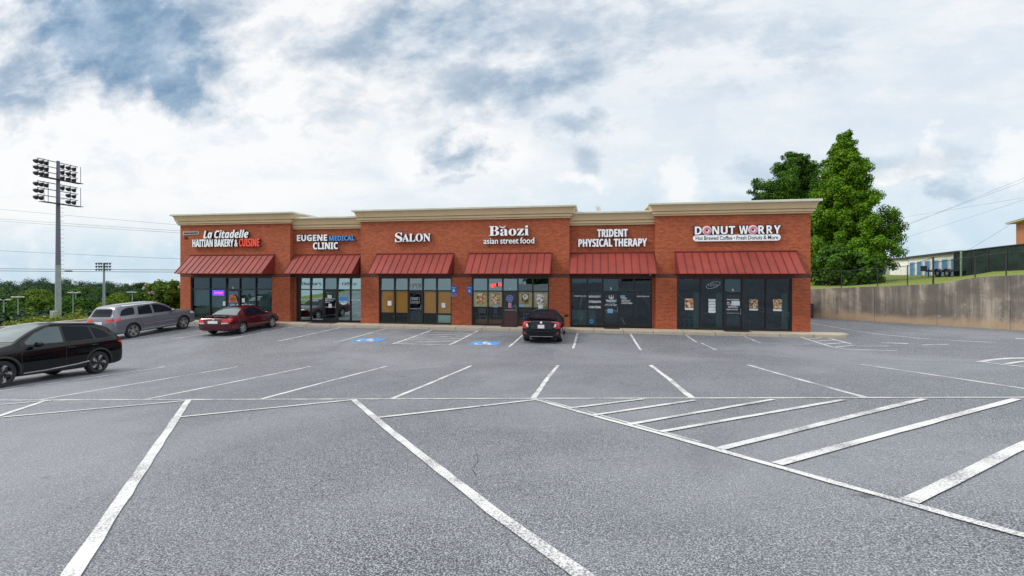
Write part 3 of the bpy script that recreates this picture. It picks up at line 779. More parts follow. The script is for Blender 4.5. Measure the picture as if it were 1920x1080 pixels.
# ------------------------------------------------------------------ lettering
def text_mesh(body, x0, x1, z0, z1, y, depth, mats, bold=0.0, shear=0.0, name='lettering', fat=0.0):
    """letters fitted to a box on a wall facing -Y; front faces get mats[0], the returns mats[-1]"""
    cu = D.curves.new('txt', 'FONT'); cu.body = body; cu.size = 1; cu.extrude = .5; cu.offset = bold; cu.shear = shear; cu.resolution_u = 3; cu.space_word = .78
    ob = D.objects.new('txt', cu); COL.objects.link(ob)
    me = D.meshes.new_from_object(ob.evaluated_get(bpy.context.evaluated_depsgraph_get()))
    D.objects.remove(ob); D.curves.remove(cu)
    n = len(me.vertices); co = np.empty(n * 3); me.vertices.foreach_get('co', co); co = co.reshape(n, 3)
    lo, hi = co.min(0), co.max(0)
    out = np.empty_like(co)
    out[:, 0] = x0 + (co[:, 0] - lo[0]) / (hi[0] - lo[0]) * (x1 - x0)
    out[:, 2] = z0 + (co[:, 1] - lo[1]) / (hi[1] - lo[1]) * (z1 - z0)
    out[:, 1] = y - (co[:, 2] - lo[2]) / max(1e-6, hi[2] - lo[2]) * depth
    me.vertices.foreach_set('co', out.ravel()); me.update()
    me.name = name
    me.materials.clear()
    for m_ in mats: me.materials.append(MATS[m_])
    fl = 1 if len(mats) > 1 else 0
    me.polygons.foreach_set('material_index', [0 if abs(p.normal.y) > .7 else fl for p in me.polygons])
    if fat:                                                          # heavier strokes: the same outlines again, a little to each side
        bm = bmesh.new(); bm.from_mesh(me); src = me.copy()
        for k, (dx, dz) in enumerate(((-fat, 0), (fat, 0), (0, -fat * .6), (0, fat * .6))):
            n0 = len(bm.verts); bm.from_mesh(src); bm.verts.ensure_lookup_table()
            for v in bm.verts[n0:]: v.co.x += dx; v.co.z += dz; v.co.y += .0015 * (k + 1)
        bm.to_mesh(me); bm.free(); D.meshes.remove(src)
    return me

def sign_text(parent, body, x0, x1, z0, z1, y, mats=('sign_white', 'sign_side'), bold=0.0, shear=0.0, depth=.13, gap=.03):
    return put('lettering', text_mesh(body, x0, x1, z0, z1, y - gap, depth, list(mats), 0.0, shear, fat=bold), parent)

s1 = thing('shop_sign', 'two line white and red letter sign over the leftmost awning', 'sign')
sign_text(s1, '𝙇𝙖 𝘾𝙞𝙩𝙖𝙙𝙚𝙡𝙡𝙚', -24.57, -21.34, 5.38, 5.89, YT, bold=.014, shear=.06)
sign_text(s1, '𝗛𝗔𝗜𝗧𝗜𝗔𝗡 𝗕𝗔𝗞𝗘𝗥𝗬 &', -25.36, -22.10, 4.84, 5.31, YT, bold=.014)
sign_text(s1, '𝗖𝗨𝗜𝗦𝗜𝗡𝗘', -21.99, -20.58, 4.84, 5.33, YT, ('sign_red', 'sign_side'), .018)
s2 = thing('shop_sign', 'white and blue two line letter sign on the recessed wall left of the middle block', 'sign')
sign_text(s2, '𝗘𝗨𝗚𝗘𝗡𝗘', -18.24, -16.2, 5.16, 5.54, YR_, bold=.014)
sign_text(s2, '𝗠𝗘𝗗𝗜𝗖𝗔𝗟', -16.05, -14.38, 5.16, 5.45, YR_, ('sign_blue', 'sign_side'), .012)
sign_text(s2, '𝗖𝗟𝗜𝗡𝗜𝗖', -17.14, -15.48, 4.64, 5.06, YR_, bold=.014)
s3 = thing('shop_sign', 'single word white serif letter sign, left of the two signs on the wide middle block', 'sign')
sign_text(s3, '𝐒', -11.57, -11.12, 5.00, 5.56, YT, bold=.012)
sign_text(s3, '𝐀𝐋𝐎𝐍', -11.12, -9.39, 5.02, 5.48, YT, bold=.012)
s4 = thing('shop_sign', 'white serif name with a small lower case line beneath, right sign of the middle block', 'sign')
sign_text(s4, '𝐁𝐚𝐨𝐳𝐢', -5.88, -3.60, 5.29, 5.85, YT, bold=.008)
bv = MB()
pts = [(-5.10 + .17 * math.cos(R(a)), 5.86 + .10 * math.sin(R(a))) for a in range(180, 361, 20)]
for (a, b_) in zip(pts, pts[1:]): bv.add([(a[0], YT - .16, a[1] - .025), (b_[0], YT - .16, b_[1] - .025), (b_[0], YT - .16, b_[1] + .025), (a[0], YT - .16, a[1] + .025),
                                          (a[0], YT - .03, a[1] - .025), (b_[0], YT - .03, b_[1] - .025), (b_[0], YT - .03, b_[1] + .025), (a[0], YT - .03, a[1] + .025)],
                                         [(0, 1, 2, 3), (7, 6, 5, 4), (3, 2, 6, 7), (0, 4, 5, 1)])
bv.build('accent_mark', 'sign_white', s4)
sign_text(s4, 'asian street food', -6.2, -3.29, 4.84, 5.18, YT, bold=.008, depth=.10)
s5 = thing('shop_sign', 'two line white capital letter sign on the recessed wall right of the middle block', 'sign')
sign_text(s5, '𝗧𝗥𝗜𝗗𝗘𝗡𝗧', .21, 1.84, 5.18, 5.60, YR_, bold=.014)
sign_text(s5, '𝗣𝗛𝗬𝗦𝗜𝗖𝗔𝗟 𝗧𝗛𝗘𝗥𝗔𝗣𝗬', -.83, 2.87, 4.64, 5.07, YR_, bold=.014)
s6 = thing('shop_sign', 'white letter sign with two pink rings above a white oblong panel on the rightmost block', 'sign')
def dletter(ch, x0, x1, z0=5.21, z1=5.64):
    put('lettering', text_mesh(ch, x0 - .05, x1 + .05, z0 - .04, z1 + .04, YT - .02, .10, ['letter_black', 'sign_side'], .035), s6)
    put('lettering', text_mesh(ch, x0, x1, z0, z1, YT - .121, .02, ['sign_white', 'sign_white'], .006), s6)
xx = [5.28, 5.69, 6.14, 6.56, 6.95, 7.30]
dletter('𝗗', 5.30, 5.64); dletter('𝗡', 6.17, 6.51); dletter('𝗨', 6.60, 6.93); dletter('𝗧', 6.99, 7.30)
dletter('𝗪', 7.50, 7.94); dletter('𝗥', 8.43, 8.74); dletter('𝗥', 8.83, 9.12); dletter('𝗬', 9.18, 9.50)
for cx in (5.91, 8.18):
    dn = MB()
    dn.lathe([(.235, -.02), (.235, .05), (.225, .07), (.075, .07), (.065, .05), (.065, -.02)], (cx, YT - .07, 5.425), (0, -1, 0), 28, 1)
    dn.lathe([(.205, .071), (.20, .095), (.15, .115), (.10, .095), (.088, .071)], (cx, YT - .07, 5.425), (0, -1, 0), 28, 0)
    dn.build('ring_letter', ['donut_pink', 'sign_white'], s6, 40)
pn = MB(); cx0, cx1, zc, rr = 5.22, 9.51, 5.02, .165
out = [(cx1 - rr + rr * math.cos(R(a)), zc + rr * math.sin(R(a))) for a in range(-90, 91, 15)] + [(cx0 + rr + rr * math.cos(R(a)), zc + rr * math.sin(R(a))) for a in range(90, 271, 15)]
k = len(out)
pn.add([(x, YT - .12, z) for x, z in out] + [(x, YT - .02, z) for x, z in out], [tuple(range(k))] + [(i, (i + 1) % k, k + (i + 1) % k, k + i) for i in range(k)])
pn.build('sign_panel', 'sign_white', s6)
put('lettering', text_mesh('Hot Brewed Coffee • Fresh Donuts & More', 5.34, 9.39, 4.92, 5.13, YT - .121, .006, ['letter_black'], .008), s6)
pl = thing('address_plaque', 'small black plaque with pale rim high on the left end of the brick front', 'plaque')
MB().box(-26.19, -25.05, YT - .03, YT - .002, 5.66, 5.83).build('rim', 'paper', pl)
MB().box(-26.16, -25.08, YT - .036, YT - .0305, 5.69, 5.80).build('face', 'letter_black', pl)
nn_ = put('house_number', text_mesh('50', -26.13, -25.84, 5.34, 5.55, YT - .004, .02, ['letter_black'], .02))
tag(nn_, 'dark number 50 fixed to the brick under the small black plaque', 'number')

# ------------------------------------------------------------------ shop windows
bays = [  # glass plane, opening x0,x1, mullion lines, door lite index, transoms everywhere, glass for the big lites
    (YT, -25.66, -19.80, [-24.31, -23.12, -22.14, -21.0], 2, True, 'shop_glass'),
    (YR_, -18.42, -13.97, [-17.47, -16.58, -15.67, -14.78], 2, True, 'clinic_glass'),
    (YT, -12.68, -8.15, [-11.72, -10.85, -9.95, -9.09], 2, True, 'salon_glass'),
    (YT, -6.95, -2.47, [-6.01, -5.14, -4.26, -3.40], 2, True, 'salon_glass'),
    (YR_, -1.28, 3.18, [-.34, .52, 1.40, 2.25], 2, True, 'shop_glass'),
    (YT, 4.41, 10.11, [5.65, 6.82, 7.71, 8.88], 2, False, 'shop_glass')]
GLZ = []
for bi, (y, x0, x1, mul, dl, tr, gm) in enumerate(bays):
    yf = y + .06; yg = y + .13; zb, zt, ztr = Z0, ZBH, 2.13
    fr = MB(); t_ = .035
    L = t_ * 2 if bi != 1 else .22
    fr.box(x0, x0 + L, yf, yf + .14, zb, zt); fr.box(x1 - .07, x1, yf, yf + .14, zb, zt)
    fr.box(x0 + L, x1 - .07, yf, yf + .14, zt - .07, zt)
    xs_ = [x0 + L] + mul + [x1 - .07]
    for mx_ in mul: fr.box(mx_ - t_, mx_ + t_, yf, yf + .14, zb, zt - .07)
    lites = []
    for i in range(5):
        a = xs_[i] + (t_ if i else 0); b = xs_[i + 1] - (t_ if i < 4 else 0)
        if i != dl: fr.box(a, b, yf + .002, yf + .138, zb, zb + .10)
        if tr or i == dl:
            fr.box(a, b, yf + .002, yf + .138, ztr - .03, ztr + .035)
        lites.append((a, b))
    fo = fr.build('storefront_frame', 'frame_black', bld)
    for i, (a, b) in enumerate(lites):
        if i == dl:
            dr = MB(); zd0, zd1 = zb + .015, ztr - .034
            st = .085; yd = yf + .03
            dmat = 'door_wood' if bi == 3 else 'frame_black'
            dr.box(a + .005, a + st, yd, yd + .05, zd0, zd1); dr.box(b - st, b - .005, yd, yd + .05, zd0, zd1)
            dr.box(a + st, b - st, yd, yd + .05, zd1 - .10, zd1); dr.box(a + st, b - st, yd, yd + .05, zd0, zd0 + .22)
            dr.box(a + st, b - st, yd + .004, yd + .046, 1.02, 1.09)
            door = dr.build('door', dmat, bld)
            if bi == 3:
                MB().box(a + st, b - st, yd + .012, yd + .04, zd0 + .22, 1.02).build('kick_panel', 'door_wood', door)
            else:
                MB().box(a + st, b - st, yd + .02, yd + .03, zd0 + .22, 1.02).build('pane', 'shop_glass', door)
            MB().box(a + st, b - st, yd + .02, yd + .03, 1.09, zd1 - .10).build('pane', 'shop_glass', door)
            h = MB(); h.tube([(b - st * .6, yd - .002, 1.28), (b - st * .6, yd - .06, 1.28), (b - st * .6, yd - .06, .98), (b - st * .6, yd - .002, .98)], .013, 8)
            h.tube([(a + st, yd - .03, 1.055), (b - st, yd - .03, 1.055)], .013, 8)
            h.build('handle', 'steel', door, 40)
            MB().add([(a, yg, ztr + .035), (b, yg, ztr + .035), (b, yg + .03, zt - .07), (a, yg + .03, zt - .07)], [(0, 1, 2, 3)]).build('pane', 'transom_glass' if bi in (1, 2, 3) else 'shop_glass', fo)
        elif tr:
            tl = .045 if bi in (1, 2) else (.03 if bi == 3 and i < 3 else .0)
            MB().add([(a, yg, ztr + .035), (b, yg, ztr + .035), (b, yg + tl, zt - .07), (a, yg + tl, zt - .07)], [(0, 1, 2, 3)]).build('pane', 'clinic_glass' if bi == 1 else ('transom_glass' if bi in (2, 3) else 'shop_glass'), fo)
            MB().add([(a, yg, zb + .10), (b, yg, zb + .10), (b, yg, ztr - .03), (a, yg, ztr - .03)], [(0, 1, 2, 3)]).build('pane', gm, fo)
        else:
            MB().add([(a, yg, zb + .10), (b, yg, zb + .10), (b, yg, zt - .07), (a, yg, zt - .07)], [(0, 1, 2, 3)]).build('pane', gm, fo)
    GLZ.append((fo, lites, yg, ztr))
    MB().box(x0 + .01, x1 - .01, y + .005, y + .055, Z0 - .01, Z0 + .02).build('threshold', 'steel' if bi == 9 else 'frame_black', fo)

# window hangings: sub-parts of each shopfront
def curtain(fo, a, b, z0, z1, y, mat, amp=.035, waves=7):
    n = 60; v = []; f = []
    for j, z in enumerate((z0, z1)):
        for i in range(n + 1):
            v.append((a + (b - a) * i / n, y + amp * math.sin(i / n * waves * 2 * math.pi), z))
    for i in range(n): f.append((i, i + 1, n + 2 + i, n + 1 + i))
    return MB().add(v, f).build('curtain', mat, fo)
for i in (0, 1, 3, 4):
    a, b = GLZ[0][1][i]; curtain(GLZ[0][0], a - .02, b + .02, .22, 2.12, GLZ[0][2] + .22, 'green_curtain')
for i in (0, 1, 3, 4):
    a, b = GLZ[2][1][i]
    MB().box(a + .01, b - .01, GLZ[2][2] + .08, GLZ[2][2] + .10, .80, 2.10).build('blind', 'bamboo_blind', GLZ[2][0])
a, b = GLZ[2][1][4]; MB().box(a, b, GLZ[2][2] + .05, GLZ[2][2] + .07, .24, .70).build('panel', 'panel_teal', GLZ[2][0])
for i in (0, 1, 3, 4):
    a, b = GLZ[3][1][i]
    MB().box(a + .005, b - .005, GLZ[3][2] + .05, GLZ[3][2] + .07, 1.22, 2.11).build('panel', 'panel_beige', GLZ[3][0])
MB().box(-6.9, -2.5, GLZ[3][2] + .5, GLZ[3][2] + .56, .16, .44).build('panel', 'terracotta', GLZ[3][0])
for i in (0, 1):
    a, b = GLZ[4][1][i]; curtain(GLZ[4][0], a, b if i == 0 else a + .42, .2, 1.05, GLZ[4][2] + .25, 'green_curtain', .02, 5)
for i in (0, 1, 4):
    a, b = GLZ[5][1][i]; curtain(GLZ[5][0], b - .28, b, .2, 2.1, GLZ[5][2] + .3, 'green_curtain', .02, 3)

# ------------------------------------------------------------------ things on the windows
def sheet(name, px0, py0, px1, py1, Y, mat, label, cat, group=None, th=.006, extra=None, out_=.0):
    p = at_y(px0, py0, Y); q = at_y(px1, py1, Y); yy = Y - out_
    o = MB().box(p.x, q.x, yy - th, yy, q.z, p.z).build(name, mat)
    tag(o, label, cat, group)
    return o, p, q, yy - th
def decal(parent, body, px0, py0, px1, py1, Y, mat='decal_white', bold=0.0, name='lettering', shear=0.0):
    p = at_y(px0, py0, Y); q = at_y(px1, py1, Y)
    return put(name, text_mesh(body, p.x, q.x, q.z, p.z, Y - .004, .003, [mat], bold, shear), parent)
Y1 = YT + .125; Y2 = YR_ + .125; PG = 'pictures and notices stuck on the shop windows'
# clinic
f2 = GLZ[1][0]; f1 = GLZ[0][0]; f3 = GLZ[2][0]; f4 = GLZ[3][0]; f5 = GLZ[4][0]; f6 = GLZ[5][0]
decal(f2, '𝖣𝗈𝖼𝗍𝗈𝗋’𝗌', 566, 529, 602, 535, Y2, 'decal_grey'); decal(f2, '𝖮𝖿𝖿𝗂𝖼𝖾', 641, 529, 668, 535, Y2, 'decal_grey')
decal(f2, '𝗬𝗼𝘂𝗿 𝗣𝗮𝗶𝗻 𝗥𝗲𝗹𝗶𝗲𝗳\n𝗶𝗻 𝗚𝗼𝗼𝗱 𝗛𝗮𝗻𝗱𝘀', 561, 559, 580, 563.5, Y2); decal(f2, '𝗣𝗿𝗶𝗺𝗮𝗿𝘆 𝗖𝗮𝗿𝗲\n𝗪𝗮𝗹𝗸 𝗜𝗻𝘀', 586, 559, 603, 565, Y2)
decal(f2, '𝗢𝗽𝗲𝗻 𝗠𝗼𝗻 𝗧𝘂𝗲\n𝗪𝗲𝗱 𝗧𝗵𝘂 𝗙𝗿𝗶\n𝗖𝗮𝗹𝗹 𝗨𝘀', 609.5, 559, 628.5, 568, Y2 - .06); decal(f2, '𝗗𝗢𝗧 𝗣𝗵𝘆𝘀𝗶𝗰𝗮𝗹𝘀', 659, 561, 676, 564.5, Y2)
cd = thing('window_emblem', 'blue and pink round emblem on the clinic glass right of its door', 'emblem', group=PG)
c = at_y(644, 564, Y2)
v = [(c.x + .29 * math.cos(R(a)) * (1.0 if math.sin(R(a)) < .3 else 1.15), Y2 - .006, c.z + .24 * math.sin(R(a)) + (.04 if 20 < a < 160 and not 70 < a < 110 else 0)) for a in range(0, 360, 12)]
MB().add(v, [tuple(range(len(v)))]).build('disc', 'decal_white', cd)
MB().add([(p[0] * 1.0 + 0, p[1] - .002, p[2]) for p in v[:16]], [tuple(range(16))]).build('upper_field', 'sign_blue', cd)
put('lettering', text_mesh('𝗠𝗘𝗗', c.x - .22, c.x + .22, c.z - .14, c.z + .02, Y2 - .009, .003, ['sign_blue']), cd)
sheet('notice', 614, 553, 622, 559, Y2 - .06, 'paper', 'white square paper above the lettering on the clinic door', 'notice', PG)
sheet('notice', 616, 569.5, 622, 577, Y2 - .06, 'paper', 'white paper below the lettering on the clinic door', 'notice', PG)
# bakery
neon = thing('open_sign', 'pink neon sign in a glowing blue rim in the leftmost shop window', 'neon sign')
p = at_y(400, 545.5, Y1); q = at_y(420, 553, Y1); rim = MB()
ring = [(p.x, p.z), (q.x, p.z), (q.x, q.z), (p.x, q.z), (p.x, p.z)]
rim.tube([(x, Y1 - .02, z) for x, z in ring], .028, 6); rim.build('rim', 'neon_blue', neon)
put('lettering', text_mesh('𝗢𝗣𝗘𝗡', p.x + .09, q.x - .09, q.z + .06, p.z - .06, Y1 - .01, .015, ['neon_pink'], .01), neon)
em = thing('door_emblem', 'orange arched emblem on the glass of the leftmost shop door', 'emblem', group=PG)
c = at_y(437, 560, Y1 - .06); v = [(c.x + .30 * math.cos(R(a)), Y1 - .065, c.z - .15 + .42 * math.sin(R(a))) for a in range(0, 181, 12)]
MB().add(v, [tuple(range(len(v)))]).build('arch', 'orange_decal', em)
MB().box(c.x - .17, c.x + .17, Y1 - .072, Y1 - .066, c.z - .13, c.z + .06).build('field', 'donut_brown', em)
MB().box(c.x - .34, c.x + .34, Y1 - .074, Y1 - .066, c.z - .22, c.z - .152).build('base_band', 'orange_decal', em)
sheet('notice', 432, 570, 441, 574.5, Y1 - .06, 'paper_blue', 'pale blue notice under the orange arched emblem', 'notice', PG)
sheet('notice', 418, 565, 423, 573, Y1, 'paper', 'narrow white notice on the glass left of the leftmost door', 'notice', PG)
sheet('notice', 453.5, 559, 459, 567, Y1, 'paper', 'pale notice on the glass right of the leftmost door', 'notice', PG)
decal(f1, '1', 436, 538, 438, 542, Y1)
# salon
sg = thing('open_sign', 'unlit grey script sign over the door with the tan blinds', 'neon sign')
put('lettering', text_mesh('𝘖𝘗𝘌𝘕', at_y(769, 0, Y1).x, at_y(789, 0, Y1).x, at_y(0, 540, Y1).z if False else 2.28, 2.56, Y1 - .004, .02, ['neon_off'], -.008), sg)
xm = at_y(779, 0, Y1).x
MB().tube([(xm - .28, Y1 - .01, 2.24), (xm - .1, Y1 - .01, 2.22), (xm + .28, Y1 - .01, 2.28)], .012, 6).build('underline', 'neon_off', sg)
decal(f3, '3', 778, 538, 780.5, 542, Y1 - .01)
cs = thing('door_sign', 'black card with dashed white border on the salon door', 'sign', group=PG)
p = at_y(770, 557, Y1 - .06); q = at_y(787, 569, Y1 - .06)
MB().box(p.x, q.x, Y1 - .07, Y1 - .062, q.z, p.z).build('card', 'letter_black', cs)
db = MB()
for k in range(10):
    x_ = p.x + .01 + (q.x - p.x - .06) * k / 9; db.box(x_, x_ + .03, Y1 - .074, Y1 - .0705, p.z - .035, p.z - .01); db.box(x_, x_ + .03, Y1 - .074, Y1 - .0705, q.z + .01, q.z + .035)
for k in range(5):
    z_ = q.z + .05 + (p.z - q.z - .12) * k / 4; db.box(p.x + .005, p.x + .03, Y1 - .074, Y1 - .0705, z_, z_ + .03); db.box(q.x - .03, q.x - .005, Y1 - .074, Y1 - .0705, z_, z_ + .03)
db.build('dashed_border', 'paper', cs)
put('lettering', text_mesh('𝘾𝙖𝙡𝙡', p.x + .1, q.x - .12, q.z + .22, p.z - .07, Y1 - .0705, .003, ['paper']), cs)
put('lettering', text_mesh('𝗯𝘆 𝗮𝗽𝗽𝗼𝗶𝗻𝘁𝗺𝗲𝗻𝘁', p.x + .08, q.x - .08, q.z + .07, q.z + .13, Y1 - .0705, .003, ['paper']), cs)
sheet('notice', 727, 564, 734, 573, Y1, 'paper', 'white notice on the leftmost pane with a tan blind', 'notice', PG)
sheet('notice', 828, 568, 835, 577, Y1, 'paper', 'white notice on the rightmost pane with a tan blind', 'notice', PG)
# street food shop
for (a, t_c, b, bt, mt, lb) in [(894, 549.5, 908.5, 569, 'food_light', 'pale food picture on the leftmost beige panel of the window left of the black car'),
                                (922, 550.5, 936.5, 569.5, 'food_brown', 'brown bun picture on the beige panel just left of the dark wooden door'),
                                (978, 551, 992, 569.5, 'food_dark', 'black picture of a plated dish just right of the dark wooden door'),
                                (1006.5, 551, 1020.5, 570, 'food_white', 'white rimmed two dish picture on the beige panel farthest right')]:
    sheet('poster', a, t_c, b, bt, Y1, mt, lb, 'poster', PG)
dish = at_y(985, 556.5, Y1)
dd = MB(); dd.lathe([(.001, .012), (.13, .012), (.15, .008)], (dish.x, Y1 - .001, dish.z), (0, -1, 0), 20, 0); dd.lathe([(.001, .016), (.08, .016), (.09, .0125)], (dish.x, Y1 - .001, dish.z), (0, -1, 0), 20, 1)
pdish = dd.build('plate_picture', ['paper', 'food_brown']); tag(pdish, 'round white plate shown on the black picture by the wooden door', 'picture', PG)
sheet('notice', 973, 570.5, 982, 575, Y1, 'paper_blue', 'pale blue notice at the corner right of the wooden door', 'notice', PG)
sheet('notice', 1009, 571, 1018, 578, Y1, 'paper', 'pale notice below the white rimmed dish picture', 'notice', PG)
sheet('notice', 925, 570.5, 934, 576.5, Y1, 'decal_grey', 'grey notice below the brown bun picture', 'notice', PG)
pc = thing('round_sticker', 'purple round sticker on the dark wooden door', 'sticker', group=PG)
c = at_y(956, 559.5, Y1 - .06); st_ = MB(); st_.lathe([(.001, .004), (.19, .004), (.19, 0)], (c.x, Y1 - .06, c.z), (0, -1, 0), 28); st_.build('disc', 'decal_purple', pc)
rg = MB(); rg.lathe([(.195, 0), (.195, .006), (.17, .006), (.17, 0)], (c.x, Y1 - .06, c.z), (0, -1, 0), 28); rg.build('rim', 'paper_blue', pc)
put('lettering', text_mesh('𝗪𝗘’𝗥𝗘\n𝗢𝗣𝗘𝗡', c.x - .11, c.x + .11, c.z - .09, c.z + .09, Y1 - .065, .003, ['paper_blue']), pc)
sheet('notice', 953, 567.5, 959, 577, Y1 - .06, 'donut_pink', 'pink strip notice under the purple round sticker', 'notice', PG)
ns = thing('open_sign', 'red glowing letter sign in the upper window left of the wooden door', 'neon sign')
for ch, a, b, ya, yb_ in [('𝗢', 920, 925.3, 532.5, 539), ('𝗣', 925.8, 930, 532, 538.5), ('𝗘', 931, 934, 531, 537), ('𝗡', 935, 940, 530, 536)]:
    p = at_y(a, ya, Y1 - .03); q = at_y(b, yb_, Y1 - .03)
    put('lettering', text_mesh(ch, p.x, q.x, q.z, p.z, Y1 - .03, .02, ['neon_red' if ch != '𝗘' else 'sign_side'], .012), ns)
decal(f4, '4', 955, 538.5, 958, 543, Y1)
# therapy clinic
decal(f5, '𝗠𝗢𝗩𝗘𝗠𝗘𝗡𝗧.', 1104, 554, 1127, 558, Y2, bold=.01); decal(f5, '𝗦𝗧𝗥𝗘𝗡𝗚𝗧𝗛.', 1104, 563.5, 1127.5, 568, Y2, bold=.01); decal(f5, '𝗙𝗨𝗡𝗖𝗧𝗜𝗢𝗡.', 1104, 573.5, 1127, 578, Y2, bold=.01)
decal(f5, '𝗧𝗥𝗜𝗗𝗘𝗡𝗧𝗣𝗧𝗚𝗔.𝗖𝗢𝗠', 1076, 554, 1099, 556.4, Y2); decal(f5, '𝗧𝗥𝗜𝗗𝗘𝗡𝗧𝗣𝗧𝗚𝗔.𝗖𝗢𝗠', 1194, 554.5, 1217, 557, Y2)
decal(f5, '𝗧𝗥𝗜𝗗𝗘𝗡𝗧', 1136, 562, 1156, 566.5, Y2 - .06, bold=.01); decal(f5, '𝗣𝗛𝗬𝗦𝗜𝗖𝗔𝗟 𝗧𝗛𝗘𝗥𝗔𝗣𝗬', 1138, 568, 1154, 569.8, Y2 - .06, 'paper_blue'); decal(f5, '(𝟳𝟳𝟬) 𝟵𝟯𝟴-𝟭𝟯𝟯𝟳', 1134, 570.6, 1157, 574, Y2 - .06)
decal(f5, '𝗦𝗧𝗔𝗥𝗧\n𝗪𝗜𝗧𝗛𝗢𝗨𝗧\n𝗔 𝗥𝗘𝗙𝗘𝗥𝗥𝗔𝗟 !', 1165, 558, 1187, 570, Y2); decal(f5, '5', 1143.5, 539, 1147, 543.5, Y2)
te = MB(); c = at_y(1146, 558, Y2 - .06); yy = Y2 - .07
te.box(c.x - .018, c.x + .018, yy, yy + .004, c.z - .12, c.z + .13); te.box(c.x - .11, c.x + .11, yy - .005, yy - .001, c.z - .03, c.z + .005)
for sg in (-1, 1):
    pts = [(c.x + sg * (.03 + .09 * math.sin(R(a))), c.z - .08 + .17 * (1 - math.cos(R(a))) / 1.3) for a in range(0, 121, 15)]
    for (p_, q_) in zip(pts, pts[1:]): te.add([(p_[0] - .016, yy - .002, p_[1]), (p_[0] + .016, yy - .002, p_[1]), (q_[0] + .016, yy - .002, q_[1]), (q_[0] - .016, yy - .002, q_[1])], [(0, 1, 2, 3)])
te.build('trident_emblem', 'decal_white', f5)
sheet('notice', 1139, 579, 1149, 587, Y2 - .06, 'paper_blue', 'light blue notice on the lower half of the therapy clinic door', 'notice', PG)
sheet('notice', 1163, 553.5, 1172, 558.5, Y2, 'paper_blue', 'small light blue notice on the pane right of the therapy clinic door', 'notice', PG)
rs = thing('round_sticker', 'blue round sticker low on the pane left of the therapy clinic door', 'sticker', group=PG)
c = at_y(1109, 602.5, Y2); MB().lathe([(.001, .006), (.12, .006), (.12, 0)], (c.x, Y2, c.z), (0, -1, 0), 24).build('disc', 'sign_blue', rs)
MB().box(c.x - .09, c.x + .09, Y2 - .009, Y2 - .0062, c.z - .03, c.z + .02).build('band', 'letter_black', rs)
# doughnut shop
for (a, t_c, b, bt, mt, lb) in [(1284, 560, 1300, 578, 'food_light', 'bread picture on the leftmost pane of the rightmost shop'), (1405, 561, 1421, 579, 'food_pastry', 'ring pastry picture right of the rightmost door'),
                                (1449.5, 561, 1466, 580, 'food_brown', 'bun picture on the rightmost pane of the row')]:
    o, p, q, yy = sheet('poster', a, t_c, b, bt, Y1, mt, lb, 'poster', PG)
    o2 = MB().box(p.x, q.x, Y1 - .006, Y1, q.z - .09, q.z - .002).build('caption_strip', 'paper', None)
    o2.parent = o
cups = thing('poster', 'tall stacked white cups picture left of the rightmost door', 'poster', group=PG)
for k in range(5):
    p = at_y(1328, 560.5 + k * 5.3, Y1); q = at_y(1342, 565.4 + k * 5.3, Y1); e = .03 * (k % 2)
    MB().add([(p.x + e, Y1 - .006, p.z), (q.x - e, Y1 - .006, p.z), (q.x, Y1 - .006, (p.z + q.z) / 2), (q.x - .03, Y1 - .006, q.z), (p.x + .03, Y1 - .006, q.z), (p.x, Y1 - .006, (p.z + q.z) / 2)], [tuple(range(6))]).build('cup', 'paper', cups)
oo = thing('open_sign', 'unlit oval outline sign in the rightmost shop window', 'neon sign')
p = at_y(1324, 529, Y1); q = at_y(1350, 540, Y1); cx_, cz_ = (p.x + q.x) / 2, (p.z + q.z) / 2
el = [(cx_ + (q.x - p.x) / 2 * math.cos(R(a)) , Y1 - .012, cz_ + (p.z - q.z) / 2 * math.sin(R(a)) + .10 * math.cos(R(a))) for a in range(0, 361, 15)]
MB().tube(el, .014, 6).build('oval', 'neon_off', oo)
put('lettering', text_mesh('𝘖𝘗𝘌𝘕', p.x + .1, q.x - .1, q.z + .09, p.z - .08, Y1 - .004, .02, ['neon_off'], -.01), oo)
decal(f6, '𝗗𝗢𝗡𝗨𝗧 𝗪𝗢𝗥𝗥𝗬', 1363, 560.5, 1386, 563, Y1 - .06); decal(f6, '𝗠𝗢𝗡\n𝗧𝗨𝗘 - 𝗙𝗥𝗜', 1363, 566, 1372, 572, Y1 - .06); decal(f6, '𝗕𝗥𝗘𝗔𝗞𝗙𝗔𝗦𝗧 &\n𝗖𝗢𝗙𝗙𝗘𝗘 𝗗𝗔𝗜𝗟𝗬', 1365, 573.5, 1384, 577.5, Y1 - .06); decal(f6, '𝗙𝗥𝗘𝗦𝗛 𝗖𝗢𝗙𝗙𝗘𝗘', 1362, 579, 1383, 581.5, Y1 - .06)
decal(f6, '6', 1372, 541, 1376, 546, Y1)
sheet('notice', 1371.5, 564, 1387, 573, Y1 - .055, 'paper', 'pale notice on the upper glass of the rightmost door', 'notice', PG)
